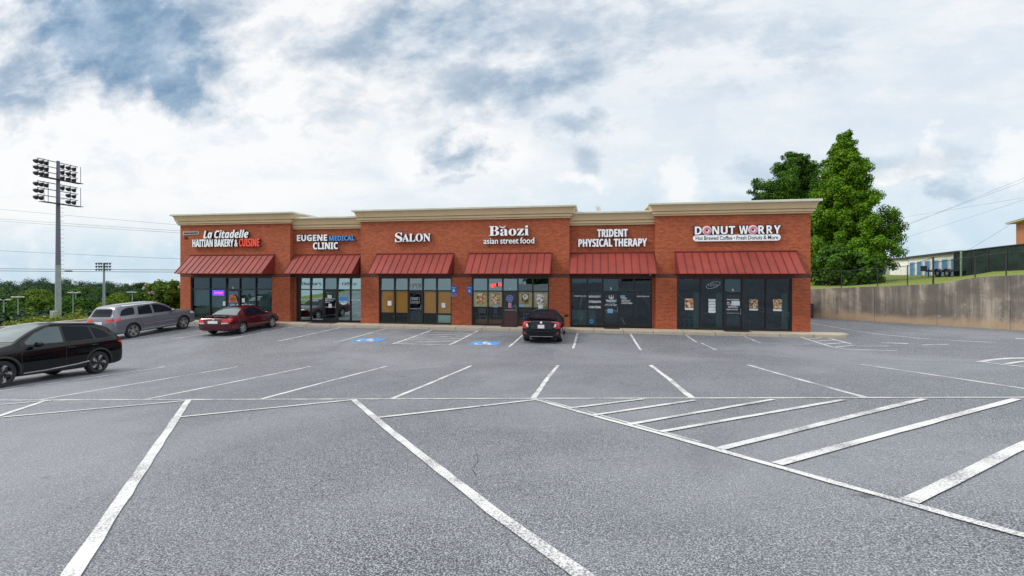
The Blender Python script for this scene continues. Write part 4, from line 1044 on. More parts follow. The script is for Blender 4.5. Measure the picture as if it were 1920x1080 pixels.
# access signs on the brick pier
for i, (a, t_c, b, bt, lb) in enumerate([(846, 536, 856, 549.5, 'blue access sign with a smaller plate below, left of the pair on the brick pier'), (875.5, 536, 885.5, 551, 'blue access sign without a lower plate, right of the pair on the brick pier')]):
    s = thing('access_sign', lb, 'sign', group='blue access signs')
    p = at_y(a, t_c, YT); q = at_y(b, bt, YT)
    MB().box(p.x, q.x, YT - .02, YT - .003, q.z, p.z).build('panel', 'ada_blue', s)
    c = Vector(((p.x + q.x) / 2, 0, (p.z + q.z) / 2 - .04)); k = .19; sm = MB()
    if i == 0: sm.box(c.x - .085, c.x + .085, YT - .0225, YT - .0203, c.z - .09, c.z + .09, 1)
    for pl_ in wheelchair(None):
        P = [Vector((c.x - k / 2 + t[0] * k, c.z - k / 2 + t[1] * k)) for t in pl_]
        for A_, B_ in zip(P, P[1:]):
            d = (B_ - A_).normalized() if (B_ - A_).length > 1e-4 else Vector((1, 0)); n_ = Vector((-d.y, d.x)) * .012
            if len(pl_) == 2 and abs(pl_[0][1] - .83) < .01: n_ = Vector((0, .014)); A_ = A_ - Vector((.014, 0)); B_ = B_ + Vector((.014, 0))
            sm.add([(t.x, YT - .026, t.y) for t in (A_ - n_, B_ - n_, B_ + n_, A_ + n_)], [(0, 1, 2, 3)])
    sm.build('symbol', ['decal_white', 'sign_blue'], s)
    MB().box(p.x + .04, q.x - .04, YT - .0225, YT - .0203, p.z - .12, p.z - .08).build('text_bar', 'paper_blue', s)
    if i == 0:
        p2 = at_y(a, 550.5, YT); q2 = at_y(b, 555.5, YT)
        MB().box(p2.x, q2.x, YT - .02, YT - .003, q2.z, p2.z).build('lower_plate', 'sign_blue', s)
        MB().box(p2.x + .05, q2.x - .05, YT - .024, YT - .0203, q2.z + .04, p2.z - .04).build('plate_inset', 'ada_blue', s)
# mats on the walkway
for (a, b, lb) in [((-17.0, 25.75), (-15.3, 26.35), 'thin black mat on the walkway before the recessed door behind the maroon car'), ((-5.15, 25.85), (-4.2, 26.35), 'black mat before the dark wooden door left of the black sedan'),
                   ((.55, 25.95), (1.38, 26.5), 'black mat before the therapy clinic door'), ((6.7, 25.75), (7.95, 26.35), 'wide black mat before the rightmost door')]:
    o = bevelled(a[0], b[0], a[1], b[1], .152, .168, 'door_mat', 'mat_rubber', None, .006); tag(o, lb, 'mat', 'black door mats')
# dining furniture seen through the rightmost windows and the street food shop
def chair_set(x, y, rz, mat, label, cat='chair'):
    c = thing('dining_chair', label, cat, (x, y, .16), rz, 'chairs behind the shop windows')
    MB().box(-.2, .2, -.2, .2, .43, .46).build('seat', mat, c)
    MB().box(-.2, .2, .17, .2, .62, .90).build('backrest', mat, c)
    for sx, sy in ((-.18, -.18), (.18, -.18), (-.18, .18), (.18, .18)): MB().box(sx - .018, sx + .018, sy - .018, sy + .018, 0, .43 if sy < 0 else .9).build('leg', mat, c)
    return c
for i, (x, y, rz, mt, lb) in enumerate([(4.95, 27.2, .5, 'wood_chair', 'wooden chair behind the leftmost pane of the rightmost shop'), (5.45, 27.6, 2.6, 'blue_chair', 'blue grey chair behind the mullion of the rightmost shop'), (8.2, 27.4, 1.2, 'wood_chair', 'reddish wooden chair behind the pane right of the rightmost door'),
                                        (-6.5, 27.3, .4, 'blue_chair', 'blue metal chair inside the window left of the wooden door'), (-5.6, 27.5, 2.2, 'blue_chair', 'blue metal chair beside the mullion left of the wooden door'), (-3.8, 27.4, 1.4, 'blue_chair', 'blue metal chair inside the window right of the wooden door')]):
    chair_set(x, y, rz, mt, lb)
for (x, y, lb) in [(6.3, 28.2, 'long grey table inside the rightmost shop'), (-4.0, 28.2, 'grey table inside the shop with the wooden door')]:
    tb = thing('dining_table', lb, 'table', (x, y, .16)); MB().box(-.9, .9, -.35, .35, .72, .76).build('tabletop', 'table_top', tb)
    for sx in (-.8, .8):
        for sy in (-.28, .28): MB().box(sx - .025, sx + .025, sy - .025, sy + .025, 0, .72).build('leg', 'dark_steel', tb)
# roof antenna
an = thing('roof_antenna', 'small cluster of pale antenna panels on the low roof between the taller blocks', 'antenna', (.31, 34, 5.4))
MB().tube([(0, 0, 0), (0, 0, 2.45)], .03, 8).build('mast', 'steel', an)
for k in range(6):
    a = k * math.pi / 3; MB().box(.16 * math.cos(a) - .03, .16 * math.cos(a) + .03, .16 * math.sin(a) - .03, .16 * math.sin(a) + .03, 2.2, 2.55).build('panel', 'trim_white', an)
# small camera under the awning
for (px_, py_, yy, lb) in [(1219.5, 514.5, YR_ - .1, 'white dome security camera under the right end of the recessed awning')]:
    c = at_y(px_, py_, yy); d_ = thing('security_camera', lb, 'camera', (c.x, c.y, c.z))
    MB().lathe([(.001, -.05), (.05, -.045), (.07, 0), (.07, .03), (.001, .03)], (0, 0, 0), (0, 0, 1), 14).build('dome', 'trim_white', d_, 50)
    MB().box(-.03, .03, -.02, .10, .03, .06).build('bracket', 'trim_white', d_)
# ------------------------------------------------------------------ retaining wall and what stands on the terrace
def wpt(s, p=0.0): q = WA + WDIR * s + WN * p; return q.x, q.y
rw = thing('retaining_wall', 'long stained concrete retaining wall beside the drive, with a stepped top', 'wall')
ss_ = [-26, -18, -10, -5, 0, 3, 6.13, 6.4, 6.7, 7.4, 8.0, 9.88, 14, 20, 28, 36]
v = []; f = []
for s in ss_:
    zt = interp(WTOP, s)
    for (p, z) in ((0, -.6), (0, zt), (.30, zt), (.30, -.6)):
        x, y = wpt(s, p); v.append((x, y, z))
for i in range(len(ss_) - 1):
    for k in range(3): f.append((i * 4 + k, i * 4 + k + 1, i * 4 + 4 + k + 1, i * 4 + 4 + k))
MB().add(v, f).build('wall_face', 'stained_concrete', rw)
jm = MB()
for s in frange(-12, 30, 3.05):
    a, b = wpt(s, -.006), wpt(s + .012, -.006); zt = interp(WTOP, s) - .05
    jm.add([(a[0], a[1], 0), (b[0], b[1], 0), (b[0], b[1], zt), (a[0], a[1], zt)], [(0, 1, 2, 3)])
jm.build('joint', 'wire_dark', rw)
for k, s in enumerate(frange(-4, 26, 2.6)):
    x, y = wpt(s, -.01); o = MB(); o.lathe([(.075, .0), (.085, .02), (.05, .02), (.05, -.02), (.001, -.02)], (x, y, .55), (-WN.x, -WN.y, 0), 12); o.build('weep_pipe', 'grey_box', rw)
wc = MB()
for k in range(80):
    pass
bxx = thing('utility_box', 'dark steel utility box at the foot of the retaining wall beside the brick corner', 'box')
x, y = wpt(-.45, -.35)
bx = bevelled(x - .26, x + .26, y - .2, y + .2, 0.0, .95, 'cabinet', 'dark_steel', bxx, .02); bevelled(x - .30, x + .30, y - .24, y + .24, .952, 1.0, 'lid', 'dark_steel', bxx, .015)
# chain link fence along the top of the wall
fn = thing('chain_link_fence', 'black chain link fence along the top of the concrete retaining wall', 'fence')
posts = [(-14, 1.25), (-9, 1.25), (-5, 1.25), (-1.5, 1.25), (1.4, 1.2), (3.4, 1.2), (4.9, 1.25), (6.12, 1.65), (7.95, 1.25), (9.2, 1.35), (11.5, 1.35), (14.5, 1.35), (18, 1.35), (22, 1.35), (26, 1.35), (30, 1.35)]
tops = []
for s, h in posts:
    x, y = wpt(s, .15); z = interp(WTOP, s); r_ = .05 if abs(s - 6.12) < .01 else .03
    MB().tube([(x, y, z), (x, y, z + h)], r_, 8).build('post', 'wire_dark', fn, 40); tops.append((x, y, z, h))
for (a, b) in zip(tops, tops[1:]):
    MB().tube([(a[0], a[1], a[2] + min(a[3], 1.35) - .04), (b[0], b[1], b[2] + b[3] - .04)], .018, 6).build('rail', 'wire_dark', fn)
    MB().add([(a[0], a[1] + .02, a[2] + .02), (b[0], b[1] + .02, b[2] + .02), (b[0], b[1] + .02, b[2] + b[3] - .06), (a[0], a[1] + .02, a[2] + min(a[3], 1.35) - .06)], [(0, 1, 2, 3)]).build('mesh', 'chain_link', fn)

def base_line(pxa, da, pxb, db):
    a = at_d(pxa, HOR, da); b = at_d(pxb, HOR, db); return Vector((a.x, a.y)), Vector((b.x, b.y))
def storage(px0, d0, px1, d1, top0, top1, label, ndoor, first=.06, depth=7):
    A, B = base_line(px0, d0, px1, d1); dr = (B - A); L = dr.length; dr.normalize(); n = Vector((-dr.y, dr.x))
    if n.dot(A) < 0: n = -n
    za, zb = land(A.x, A.y) - .3, land(B.x, B.y) - .3
    zta = CZ + (HOR - top0) / F * d0; ztb = CZ + (HOR - top1) / F * d1
    t = thing('storage_building', label, 'building')
    def P(s, z, o): q = A + dr * s - n * o; return (q.x, q.y, z)
    def zt(s): return zta + (ztb - zta) * s / L
    MB().add([P(0, za, 0), P(L, zb, 0), P(L, zt(L), 0), P(0, zt(0), 0), P(0, za, -depth), P(L, zb, -depth), P(L, zt(L), -depth), P(0, zt(0), -depth)],
             [(0, 1, 2, 3), (1, 5, 6, 2), (5, 4, 7, 6), (4, 0, 3, 7)]).build('wall', 'storage_white', t)
    MB().add([P(-.2, zt(0), .25), P(L + .2, zt(L), .25), P(L + .2, zt(L) + .22, .25), P(-.2, zt(0) + .22, .25), P(-.2, zt(0), -depth), P(L + .2, zt(L), -depth), P(L + .2, zt(L) + .3, -depth), P(-.2, zt(0) + .3, -depth)],
             [(0, 1, 2, 3), (3, 2, 6, 7), (0, 4, 5, 1), (1, 5, 6, 2), (0, 3, 7, 4)]).build('roof', 'roof_dark', t)
    for k in range(ndoor):
        w_ = L / ndoor; s0 = w_ * (k + .18); s1 = w_ * (k + .80)
        g0 = land(*P(s0, 0, 0)[:2]) - .05; h = zt(s0) - g0
        d = MB(); nz = 9
        for j in range(nz):
            za_, zb_ = g0 + h * .78 * j / nz, g0 + h * .78 * (j + 1) / nz
            d.add([P(s0, za_, .05), P(s1, za_, .05), P(s1, zb_ - .02, .03), P(s0, zb_ - .02, .03)], [(0, 1, 2, 3)])
        dd_ = d.build('roller_door', 'storage_blue', t)
        fm = MB()
        for (a_, b_) in ((s0 - .08, s0 - .005), (s1 + .005, s1 + .08)): fm.add([P(a_, g0, .07), P(b_, g0, .07), P(b_, g0 + h * .8, .07), P(a_, g0 + h * .8, .07)], [(0, 1, 2, 3)])
        fm.build('door_frame', 'trim_white', dd_)
    return t
storage(1704, 56, 1800, 46, 485, 474, 'white storage row with narrow blue roller doors above the grass', 6)
t_ = storage(1625, 62, 1668, 62, 489, 487.5, 'white storage block with a wide blue door beside the big tree', 1)
t_ = storage(1668.5, 60, 1703, 57.5, 488, 486, 'plain white end wall of a storage block left of the blue doored row', 1)
for ch in list(t_.children):
    if ch.name.startswith('roller_door'):
        for c2 in list(ch.children): D.objects.remove(c2)
        D.objects.remove(ch)
# dark green screened fence
sf = thing('screen_fence', 'tall dark green screened fence with a black top beam on the grass terrace', 'fence')
A, B = base_line(1788, 43, 2150, 32); n_ = 9
for i in range(n_):
    a = A.lerp(B, i / n_); b = A.lerp(B, (i + 1) / n_)
    za, zb = land(a.x, a.y) - .02, land(b.x, b.y) - .02
    def top(q):
        k_ = (q - A).length / (B - A).length; d_ = 43 + (32 - 43) * k_; return CZ + (HOR - (474 - 36 * k_)) / F * d_
    m_ = MB(); k = 14
    for j in range(k):
        p0 = a.lerp(b, j / k); p1 = a.lerp(b, (j + 1) / k); o = .03 * math.sin(j * 2.1); o2 = .03 * math.sin((j + 1) * 2.1)
        m_.add([(p0.x, p0.y + o, land(p0.x, p0.y)), (p1.x, p1.y + o2, land(p1.x, p1.y)), (p1.x, p1.y + o2, top(p1)), (p0.x, p0.y + o, top(p0))], [(0, 1, 2, 3)])
    m_.build('screen_panel', 'screen_green', sf)
    MB().tube([(a.x, a.y - .06, za), (a.x, a.y - .06, top(a))], .045, 8).build('post', 'wire_dark', sf)
    MB().tube([(a.x, a.y - .05, top(a) + .03), (b.x, b.y - .05, top(b) + .03)], .06, 6).build('top_beam', 'roof_dark', sf)
a = at_d(1802, HOR, 41.5); gp = MB().tube([(a.x, a.y, land(a.x, a.y) - .1), (a.x, a.y, CZ + (HOR - 471) / F * 41.5)], .075, 10).build('fence_post', 'post_green', None, 40)
tag(gp, 'pale green round post in front of the dark screened fence', 'post')
# flat trailer
tl = thing('flat_trailer', 'black flat trailer with two wheels on the grass before the storage row', 'trailer')
A, B = base_line(1719, 47, 1796, 42); dr = (B - A).normalized(); nn = Vector((-dr.y, dr.x)); L = (B - A).length
zg = land(*(A.lerp(B, .6))) + .02
def TP(s, o, z): q = A + dr * s + nn * o; return (q.x, q.y, zg + z)
def tbox(m_, s0, s1, o0, o1, z0, z1): 
    m_.add([TP(s0, o0, z0), TP(s1, o0, z0), TP(s1, o1, z0), TP(s0, o1, z0), TP(s0, o0, z1), TP(s1, o0, z1), TP(s1, o1, z1), TP(s0, o1, z1)],
           [(0, 3, 2, 1), (4, 5, 6, 7), (0, 1, 5, 4), (1, 2, 6, 5), (2, 3, 7, 6), (3, 0, 4, 7)])
m_ = MB(); tbox(m_, .5, L - .1, .0, 2.0, .52, .64); tbox(m_, .0, .6, .85, 1.15, .46, .56)
m_.build('deck', 'dark_steel', tl)
m_ = MB(); tbox(m_, .5, 1.3, 0, .06, .64, 1.05); m_.build('ramp_gate', 'dark_steel', tl)
m_ = MB(); m_.tube([TP(.1, 1.0, 0), TP(.1, 1.0, .8)], .04, 8); m_.build('tongue_jack', 'dark_steel', tl)
for s in (L * .58, L * .80):
    for o in (-.12, 2.05):
        c = TP(s, o, .33); m_ = MB(); ax = Vector((nn.x, nn.y, 0))
        m_.lathe([(.20, -.09), (.33, -.08), (.35, 0), (.33, .08), (.20, .09)], c, ax, 20, 0); wh = m_.build('wheel', 'rubber', tl, 40)
        m_ = MB(); m_.lathe([(.001, -.07), (.08, -.07), (.10, -.04), (.20, -.05), (.20, .05), (.001, .05)], c, ax, 16); m_.build('rim', 'galvanized', wh, 40)
    for o in (-.12,):
        m_ = MB(); pts = [(s + .42 * math.cos(R(a_)), .36 + .40 * math.sin(R(a_))) for a_ in range(10, 171, 20)]
        for (p0, p1) in zip(pts, pts[1:]): m_.add([TP(p0[0], o - .12, p0[1]), TP(p1[0], o - .12, p1[1]), TP(p1[0], o + .12, p1[1]), TP(p0[0], o + .12, p0[1])], [(0, 1, 2, 3)])
        m_.build('fender', 'dark_steel', tl)
# house beyond the fence
hs = thing('brick_house', 'orange brick house with a dark red hip roof beyond the screened fence', 'house')
a = at_d(1948, HOR, 60); vx = Vector((a.x, a.y)).normalized(); ux = Vector((vx.y, -vx.x)); zr_ = CZ + (HOR - 408) / F * 60
ux = (ux + vx * .25).normalized(); wx = Vector((-ux.y, ux.x)); hb = land(a.x, a.y) - 1
def HP(i, j, z): q = Vector((a.x, a.y)) + ux * i + wx * j; return (q.x, q.y, z)
def hbox(i0, i1, j0, j1, z0, z1, nm, mt):
    MB().add([HP(i0, j0, z0), HP(i1, j0, z0), HP(i1, j1, z0), HP(i0, j1, z0), HP(i0, j0, z1), HP(i1, j0, z1), HP(i1, j1, z1), HP(i0, j1, z1)],
             [(0, 3, 2, 1), (4, 5, 6, 7), (0, 1, 5, 4), (1, 2, 6, 5), (2, 3, 7, 6), (3, 0, 4, 7)]).build(nm, mt, hs)
hbox(0, 14, 0, 9, hb, zr_, 'wall', 'house_brick'); hbox(-.9, 14.9, -.9, 9.9, zr_ + .002, zr_ + .2, 'eave', 'soffit')
hbox(-.12, .0, -.12, .0, hb, zr_, 'downpipe', 'soffit')
zt = zr_ + .205
MB().add([HP(-.95, -.95, zt), HP(14.95, -.95, zt), HP(14.95, 9.95, zt), HP(-.95, 9.95, zt), HP(5, 4.5, zt + 1.6), HP(9, 4.5, zt + 1.6)],
         [(0, 1, 5, 4), (1, 2, 5), (2, 3, 4, 5), (3, 0, 4)]).build('roof', 'house_roof', hs)

# ------------------------------------------------------------------ foliage
def leaf_mesh(name, clumps, mats, leaf, seed, mi_of=None, local=True):
    """clumps: rows of cx,cy,cz,rx,ry,rz,n - leaves scattered through each ellipsoid, denser towards its skin"""
    rng = np.random.default_rng(seed); C_, S_, N_ = [], [], []
    for (cx, cy, cz, rx, ry, rz, n) in clumps:
        d = rng.normal(size=(n, 3)); d /= np.linalg.norm(d, axis=1)[:, None]
        rad = rng.random(n) ** 0.42
        C_.append(np.array([cx, cy, cz]) + d * rad[:, None] * np.array([rx, ry, rz]))
        S_.append(np.full(n, leaf) * rng.uniform(.6, 1.35, n))
        g = np.array([cx, cy, 0]); g = g / (np.linalg.norm(g) + 2.0) if local else g * 0
        N_.append(d * .8 + g * .5 + np.array([0, 0, .35]) + rng.normal(size=(n, 3)) * .38)
    C_ = np.concatenate(C_); S_ = np.concatenate(S_); n = len(C_)
    N_ = np.concatenate(N_); N_ /= np.linalg.norm(N_, axis=1)[:, None] + 1e-9
    a = rng.normal(size=(n, 3)); a -= N_ * (a * N_).sum(1)[:, None]; a /= np.linalg.norm(a, axis=1)[:, None] + 1e-9
    b = np.cross(N_, a)
    A_ = a * S_[:, None] * .62; B_ = b * S_[:, None] * .40
    V = np.stack([C_ - A_, C_ - B_ * 1.0 + A_ * .1, C_ + A_, C_ + B_ + A_ * .1], 1).reshape(-1, 3)
    me = D.meshes.new(name); me.vertices.add(4 * n); me.vertices.foreach_set('co', V.ravel())
    me.loops.add(4 * n); me.loops.foreach_set('vertex_index', np.arange(4 * n, dtype=np.int32))
    me.polygons.add(n); me.polygons.foreach_set('loop_start', np.arange(0, 4 * n, 4, dtype=np.int32)); me.polygons.foreach_set('loop_total', np.full(n, 4, dtype=np.int32))
    for m_ in mats: me.materials.append(MATS[m_])
    if len(mats) > 1: me.polygons.foreach_set('material_index', (rng.random(n) < .5).astype(np.int32) if mi_of is None else (rng.random(n) < mi_of).astype(np.int32))
    me.update(calc_edges=True)
    return me

def tree(name, label, cat, x, y, zb, H, radius, z_low, mats, leaf, nclump, nleaf, seed, group=None, clump=.9, trunk=.3, limbs=14, mi=None):
    """radius(t): crown radius at relative height t between z_low and H"""
    rnd = random.Random(seed); t_ = thing(name, label, cat, (x, y, zb), 0, group)
    tr = MB(); n = 7; top = H * .93
    pts = [(rnd.uniform(-.12, .12) * i / n, rnd.uniform(-.12, .12) * i / n, top * i / n) for i in range(n + 1)]
    tr.tube(pts, [trunk * (1 - .93 * (i / n) ** .8) + .012 for i in range(n + 1)], 9)
    cl = []
    for k in range(nclump):
        t = (k + rnd.random()) / nclump; t = t ** .9
        z = z_low + (H - z_low) * t; a = k * 2.399 + rnd.uniform(-.5, .5); r = radius(t) * (1 + .16 * math.sin(3 * a + seed) * math.sin(7 * t + seed) + .10 * math.sin(19 * t + 2 * a))
        rr = r * (rnd.uniform(.45, 1.05) if rnd.random() < .8 else rnd.uniform(.0, .5)); sz = clump * rnd.uniform(.65, 1.25) * (0.55 + .5 * min(1, r / 2.5))
        cx, cy = rr * math.cos(a), rr * math.sin(a)
        if k % max(1, nclump // limbs) == 0 and z < top:
            z0 = max(.4, z - rr * .55); tr.tube([(0, 0, z0), (cx * .5, cy * .5, z0 + (z - z0) * .45), (cx * .92, cy * .92, z)], [trunk * .28 * (1.1 - t), trunk * .18 * (1.1 - t), .012], 6)
        cl.append((cx, cy, z, sz, sz, sz * .72, int(nleaf * rnd.uniform(.7, 1.3))))
    cl.append((0, 0, H - .15, clump * .35, clump * .35, clump * .5, nleaf // 3))
    tr.build('trunk', 'bark', t_, 60)
    put('crown', leaf_mesh('crown', cl, mats, leaf, seed, mi), t_)
    return t_

def layered_tree(name, label, x, y, zb, H, radius, z_low, mats, leaf, nlimb, nleaf, seed, trunk=.35, mi=.3, flat=.85):
    """a tall crown of separate leafy limbs, each carrying a few flattened sprays, with gaps between them"""
    rnd = random.Random(seed); t_ = thing(name, label, 'tree', (x, y, zb)); tr = MB(); n = 8
    tr.tube([(.10 * math.sin(i), .10 * math.cos(i * 1.3), H * .96 * i / n) for i in range(n + 1)], [trunk * (1 - .95 * (i / n) ** .8) + .012 for i in range(n + 1)], 9)
    cl = []
    for k in range(nlimb):
        t = ((k + rnd.random()) / nlimb) ** .95; z = z_low + (H - z_low) * t; a = k * 2.39996 + rnd.uniform(-.6, .6)
        r = radius(t) * rnd.choice((.62, .8, .92, 1.0, 1.08, 1.18)); rise = rnd.uniform(-.02, .30) * r
        tip = Vector((r * math.cos(a), r * math.sin(a), z + rise)); root = Vector((0, 0, max(.3, z - r * .35)))
        tr.tube([root, root.lerp(tip, .5) + Vector((0, 0, .06 * r)), tip], [trunk * .22 * (1.15 - t), trunk * .13 * (1.15 - t), .012], 5)
        m_ = 4 if r > 1.6 else 3 if r > .8 else 2
        for j in range(m_):
            f = (j + .75) / m_; q = root.lerp(tip, f) + Vector((rnd.uniform(-.3, .3), rnd.uniform(-.3, .3), rnd.uniform(-.15, .2)))
            sz = (.26 + .135 * r) * rnd.uniform(.75, 1.25) * (1.15 - .35 * f)
            cl.append((q.x, q.y, q.z, sz, sz, sz * flat * rnd.uniform(.8, 1.5), int(nleaf * (sz / .75) ** 1.6)))
    cl.append((0, 0, H - .25, .28, .28, .55, nleaf // 2))
    tr.build('trunk', 'bark', t_, 60); put('crown', leaf_mesh('crown', cl, mats, leaf, seed, mi), t_)
    return t_

# the two tall trees behind the drive
def pyr(t):
    if t < .12: return 2.6 + 1.2 * t / .12
    return 3.9 * (1 - ((t - .12) / .88) ** 1.25) ** .9 + .25
tx = at_d(1583, HOR, 45.5)
layered_tree('tall_tree', 'tall bright green pyramid shaped tree at the right end of the shops', tx.x, tx.y, land(tx.x, tx.y), 14.2, lambda t: pyr(t) * .97, .2, ['broad_leaf', 'dark_leaf'], .15, 270, 420, 11, mi=.28)
tx = at_d(1492, HOR, 52)
layered_tree('tall_tree', 'darker round topped tree rising behind the roof, left of the bright pyramid tree', tx.x, tx.y, land(tx.x, tx.y), 13.9, lambda t: 3.7 * math.sin(math.pi * min(1, .18 + .80 * t)) ** .7 + .2, 4.0, ['dark_leaf', 'broad_leaf'], .15, 130, 360, 12, mi=.3)
tx = at_d(1418, HOR, 53)
layered_tree('tall_tree', 'thin tree tip just showing above the roof left of the two big trees', tx.x, tx.y, land(tx.x, tx.y), 11.3, lambda t: 1.5 * (1 - t) + .25, 5.0, ['dark_leaf'], .19, 34, 150, 13, trunk=.2)
for i, (px_, d_, H, lb) in enumerate([(1605, 40.5, 2.6, 'low dark shrub at the foot of the big tree above the wall'), (1560, 40, 3.2, 'dark shrub between the brick corner and the big tree')]):
    tx = at_d(px_, HOR, d_)
    tree('shrub', lb, 'shrub', tx.x, tx.y, land(tx.x, tx.y), H, lambda t: 2.1 * math.sin(math.pi * (.25 + .7 * t)) ** .6, .1, ['dark_leaf', 'broad_leaf'], .22, 46, 110, 20 + i, clump=.75, trunk=.10, limbs=8, mi=.25)
# crape myrtle at the left end of the shops
tx = at_d(312, HOR, 35)
tree('flowering_shrub', 'rounded shrub with pale blossom between the grey SUV and the brick building', 'shrub', tx.x, tx.y, land(tx.x, tx.y), 2.5, lambda t: 1.65 * math.sin(math.pi * (.22 + .70 * t)) ** .6, .2, ['mid_leaf', 'yellow_leaf'], .17, 64, 130, 31, clump=.6, trunk=.09, limbs=12, mi=.4)
sb = COL.objects[-1].parent if False else None
rnd = random.Random(5)
bl = [(rnd.uniform(-1.4, 1.5), rnd.uniform(-1.3, .6), rnd.uniform(1.7, 2.5), .16, .16, .14, 26) for _ in range(16)]
fs_ = [o for o in COL.objects if o.name.startswith('flowering_shrub')][0]
put('blossom', leaf_mesh('blossom', bl, ['myrtle_bloom'], .10, 32), fs_)

# individual trees in the valley on the left
def round_crown(rad): return lambda t: rad * math.sin(math.pi * (.16 + .80 * t)) ** .8
valley = [  # px, row of the top, distance, crown radius, materials, label
    (2, 545, 140, 4.5, ['far_leaf', 'mid_leaf'], 'broad green tree at the far left edge behind the black SUV'),
    (70, 546, 140, 5.2, ['mid_leaf', 'yellow_leaf'], 'big round leafy green tree left of the tall floodlight mast'),
    (122, 562, 110, 3.4, ['dark_leaf', 'mid_leaf'], 'green tree directly behind the foot of the tall floodlight mast'),
    (146, 562, 105, 3.2, ['dark_leaf', 'mid_leaf'], 'small dense tree just right of the floodlight mast foot'),
    (178, 555, 150, 5.0, ['far_leaf', 'mid_leaf'], 'mid green tree behind the grey SUV tail'),
    (217, 554, 125, 3.6, ['yellow_leaf', 'mid_leaf'], 'bright yellow green bushy tree behind the grey SUV roof'),
    (264, 533, 170, 5.0, ['far_leaf', 'far_leaf'], 'tall dark round tree behind the front of the grey SUV'),
    (152, 541, 180, 6.2, ['mid_leaf', 'far_leaf'], 'yellowish tree among the darker wood in the valley'),
    (30, 572, 95, 2.6, ['dark_leaf', 'mid_leaf'], 'dark green tree left of the floodlight mast near the weeds'),
    (190, 543, 190, 6.0, ['far_leaf', 'dark_leaf'], 'dark tree right of the mast foot below the ridge'),
    (240, 549, 150, 4.0, ['far_leaf', 'mid_leaf'], 'middle green tree right of the small floodlight mast'),
    (300, 540, 170, 5.5, ['far_leaf', 'mid_leaf'], 'green tree just left of the brick building, behind the pale blossom shrub')]
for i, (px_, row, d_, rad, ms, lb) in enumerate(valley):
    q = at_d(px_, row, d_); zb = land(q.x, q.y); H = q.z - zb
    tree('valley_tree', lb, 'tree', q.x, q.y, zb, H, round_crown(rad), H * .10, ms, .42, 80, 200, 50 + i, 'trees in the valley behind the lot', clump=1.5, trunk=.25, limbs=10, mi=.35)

# wooded ridge: a mass nobody could count
def wood(name, spots, seed, mats, nleaf, leaf):
    cl = []; rnd = random.Random(seed)
    for (x, y, z, r, h) in spots:
        for k in range(4):
            a = rnd.uniform(0, 6.28); o = r * .45
            cl.append((x + o * math.cos(a), y + o * math.sin(a), z + h * rnd.uniform(.35, .78), r * .72, r * .72, h * .26, nleaf // 5))
        cl.append((x, y, z + h * .35, r, r, h * .36, nleaf // 4))
        cl.append((x, y, z + h * .84, r * .5, r * .5, h * .18, nleaf // 7))
    o = put(name, leaf_mesh(name, cl, mats, leaf, seed, .4, False)); return o
rnd = random.Random(77); spots = []
for k in range(330):
    px_ = rnd.uniform(-180, 420); d_ = 190 + 270 * rnd.random() ** .8
    q = at_d(px_, HOR, d_); z = land(q.x, q.y)
    row = 523 + 22 * (1 - (d_ - 190) / 270) - 3.5 * math.sin(px_ * .024 - .6) + rnd.uniform(-5, 5)
    if px_ > 190: row += (px_ - 190) * .075
    zt = CZ + (HOR - row) / F * d_
    h = max(7, min(22, zt - z)); spots.append((q.x, q.y, zt - h, rnd.uniform(3.0, 5.2) * (.75 + d_ / 600), h))
for k in range(150):
    px_ = rnd.uniform(-120, 380); d_ = rnd.uniform(62, 135); q = at_d(px_, HOR, d_); z = land(q.x, q.y)
    zt = CZ + (HOR - (592 - (d_ - 62) * .24 + rnd.uniform(-5, 6))) / F * d_; h = max(1.6, zt - z)
    spots.append((q.x, q.y, zt - h, rnd.uniform(1.2, 2.2) * (.6 + d_ / 150), h))
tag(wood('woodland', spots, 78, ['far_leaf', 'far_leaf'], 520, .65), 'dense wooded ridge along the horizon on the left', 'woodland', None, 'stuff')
spots = []
for k in range(60):
    X = rnd.uniform(-130, 110); Y = rnd.uniform(-110, -48)
    spots.append((X, Y, land(X, Y), rnd.uniform(3, 5), rnd.uniform(5, 10)))
tag(wood('background_woodland', spots, 79, ['dark_leaf', 'far_leaf'], 170, 1.3), 'tree belt across the road that the shop windows mirror', 'woodland', None, 'stuff')
# tall weeds along the lot edge
cl = []; rnd = random.Random(9)
for k in range(210):
    X = rnd.uniform(-39, -33.6); Y = rnd.uniform(14, 42)
    if k % 2 == 0: X = rnd.uniform(-36, -33.6)
    z = land(X, Y); h = rnd.uniform(.2, .55) * (2.2 if rnd.random() < .12 else 1)
    cl.append((X, Y, z + h * .5, .22, .22, h * .6, 24))
tag(put('tall_weeds', leaf_mesh('tall_weeds', cl, ['weed_leaf', 'yellow_leaf'], .16, 91, None, False)), 'yellow green weeds along the left edge of the lot', 'weeds', None, 'stuff')
kb = thing('concrete_edging', 'pale concrete edging strip behind the grey SUV along the lot edge', 'kerb')
MB().box(-33.35, -33.1, 10, 33, -.3, .12).build('strip', 'walk_concrete', kb)

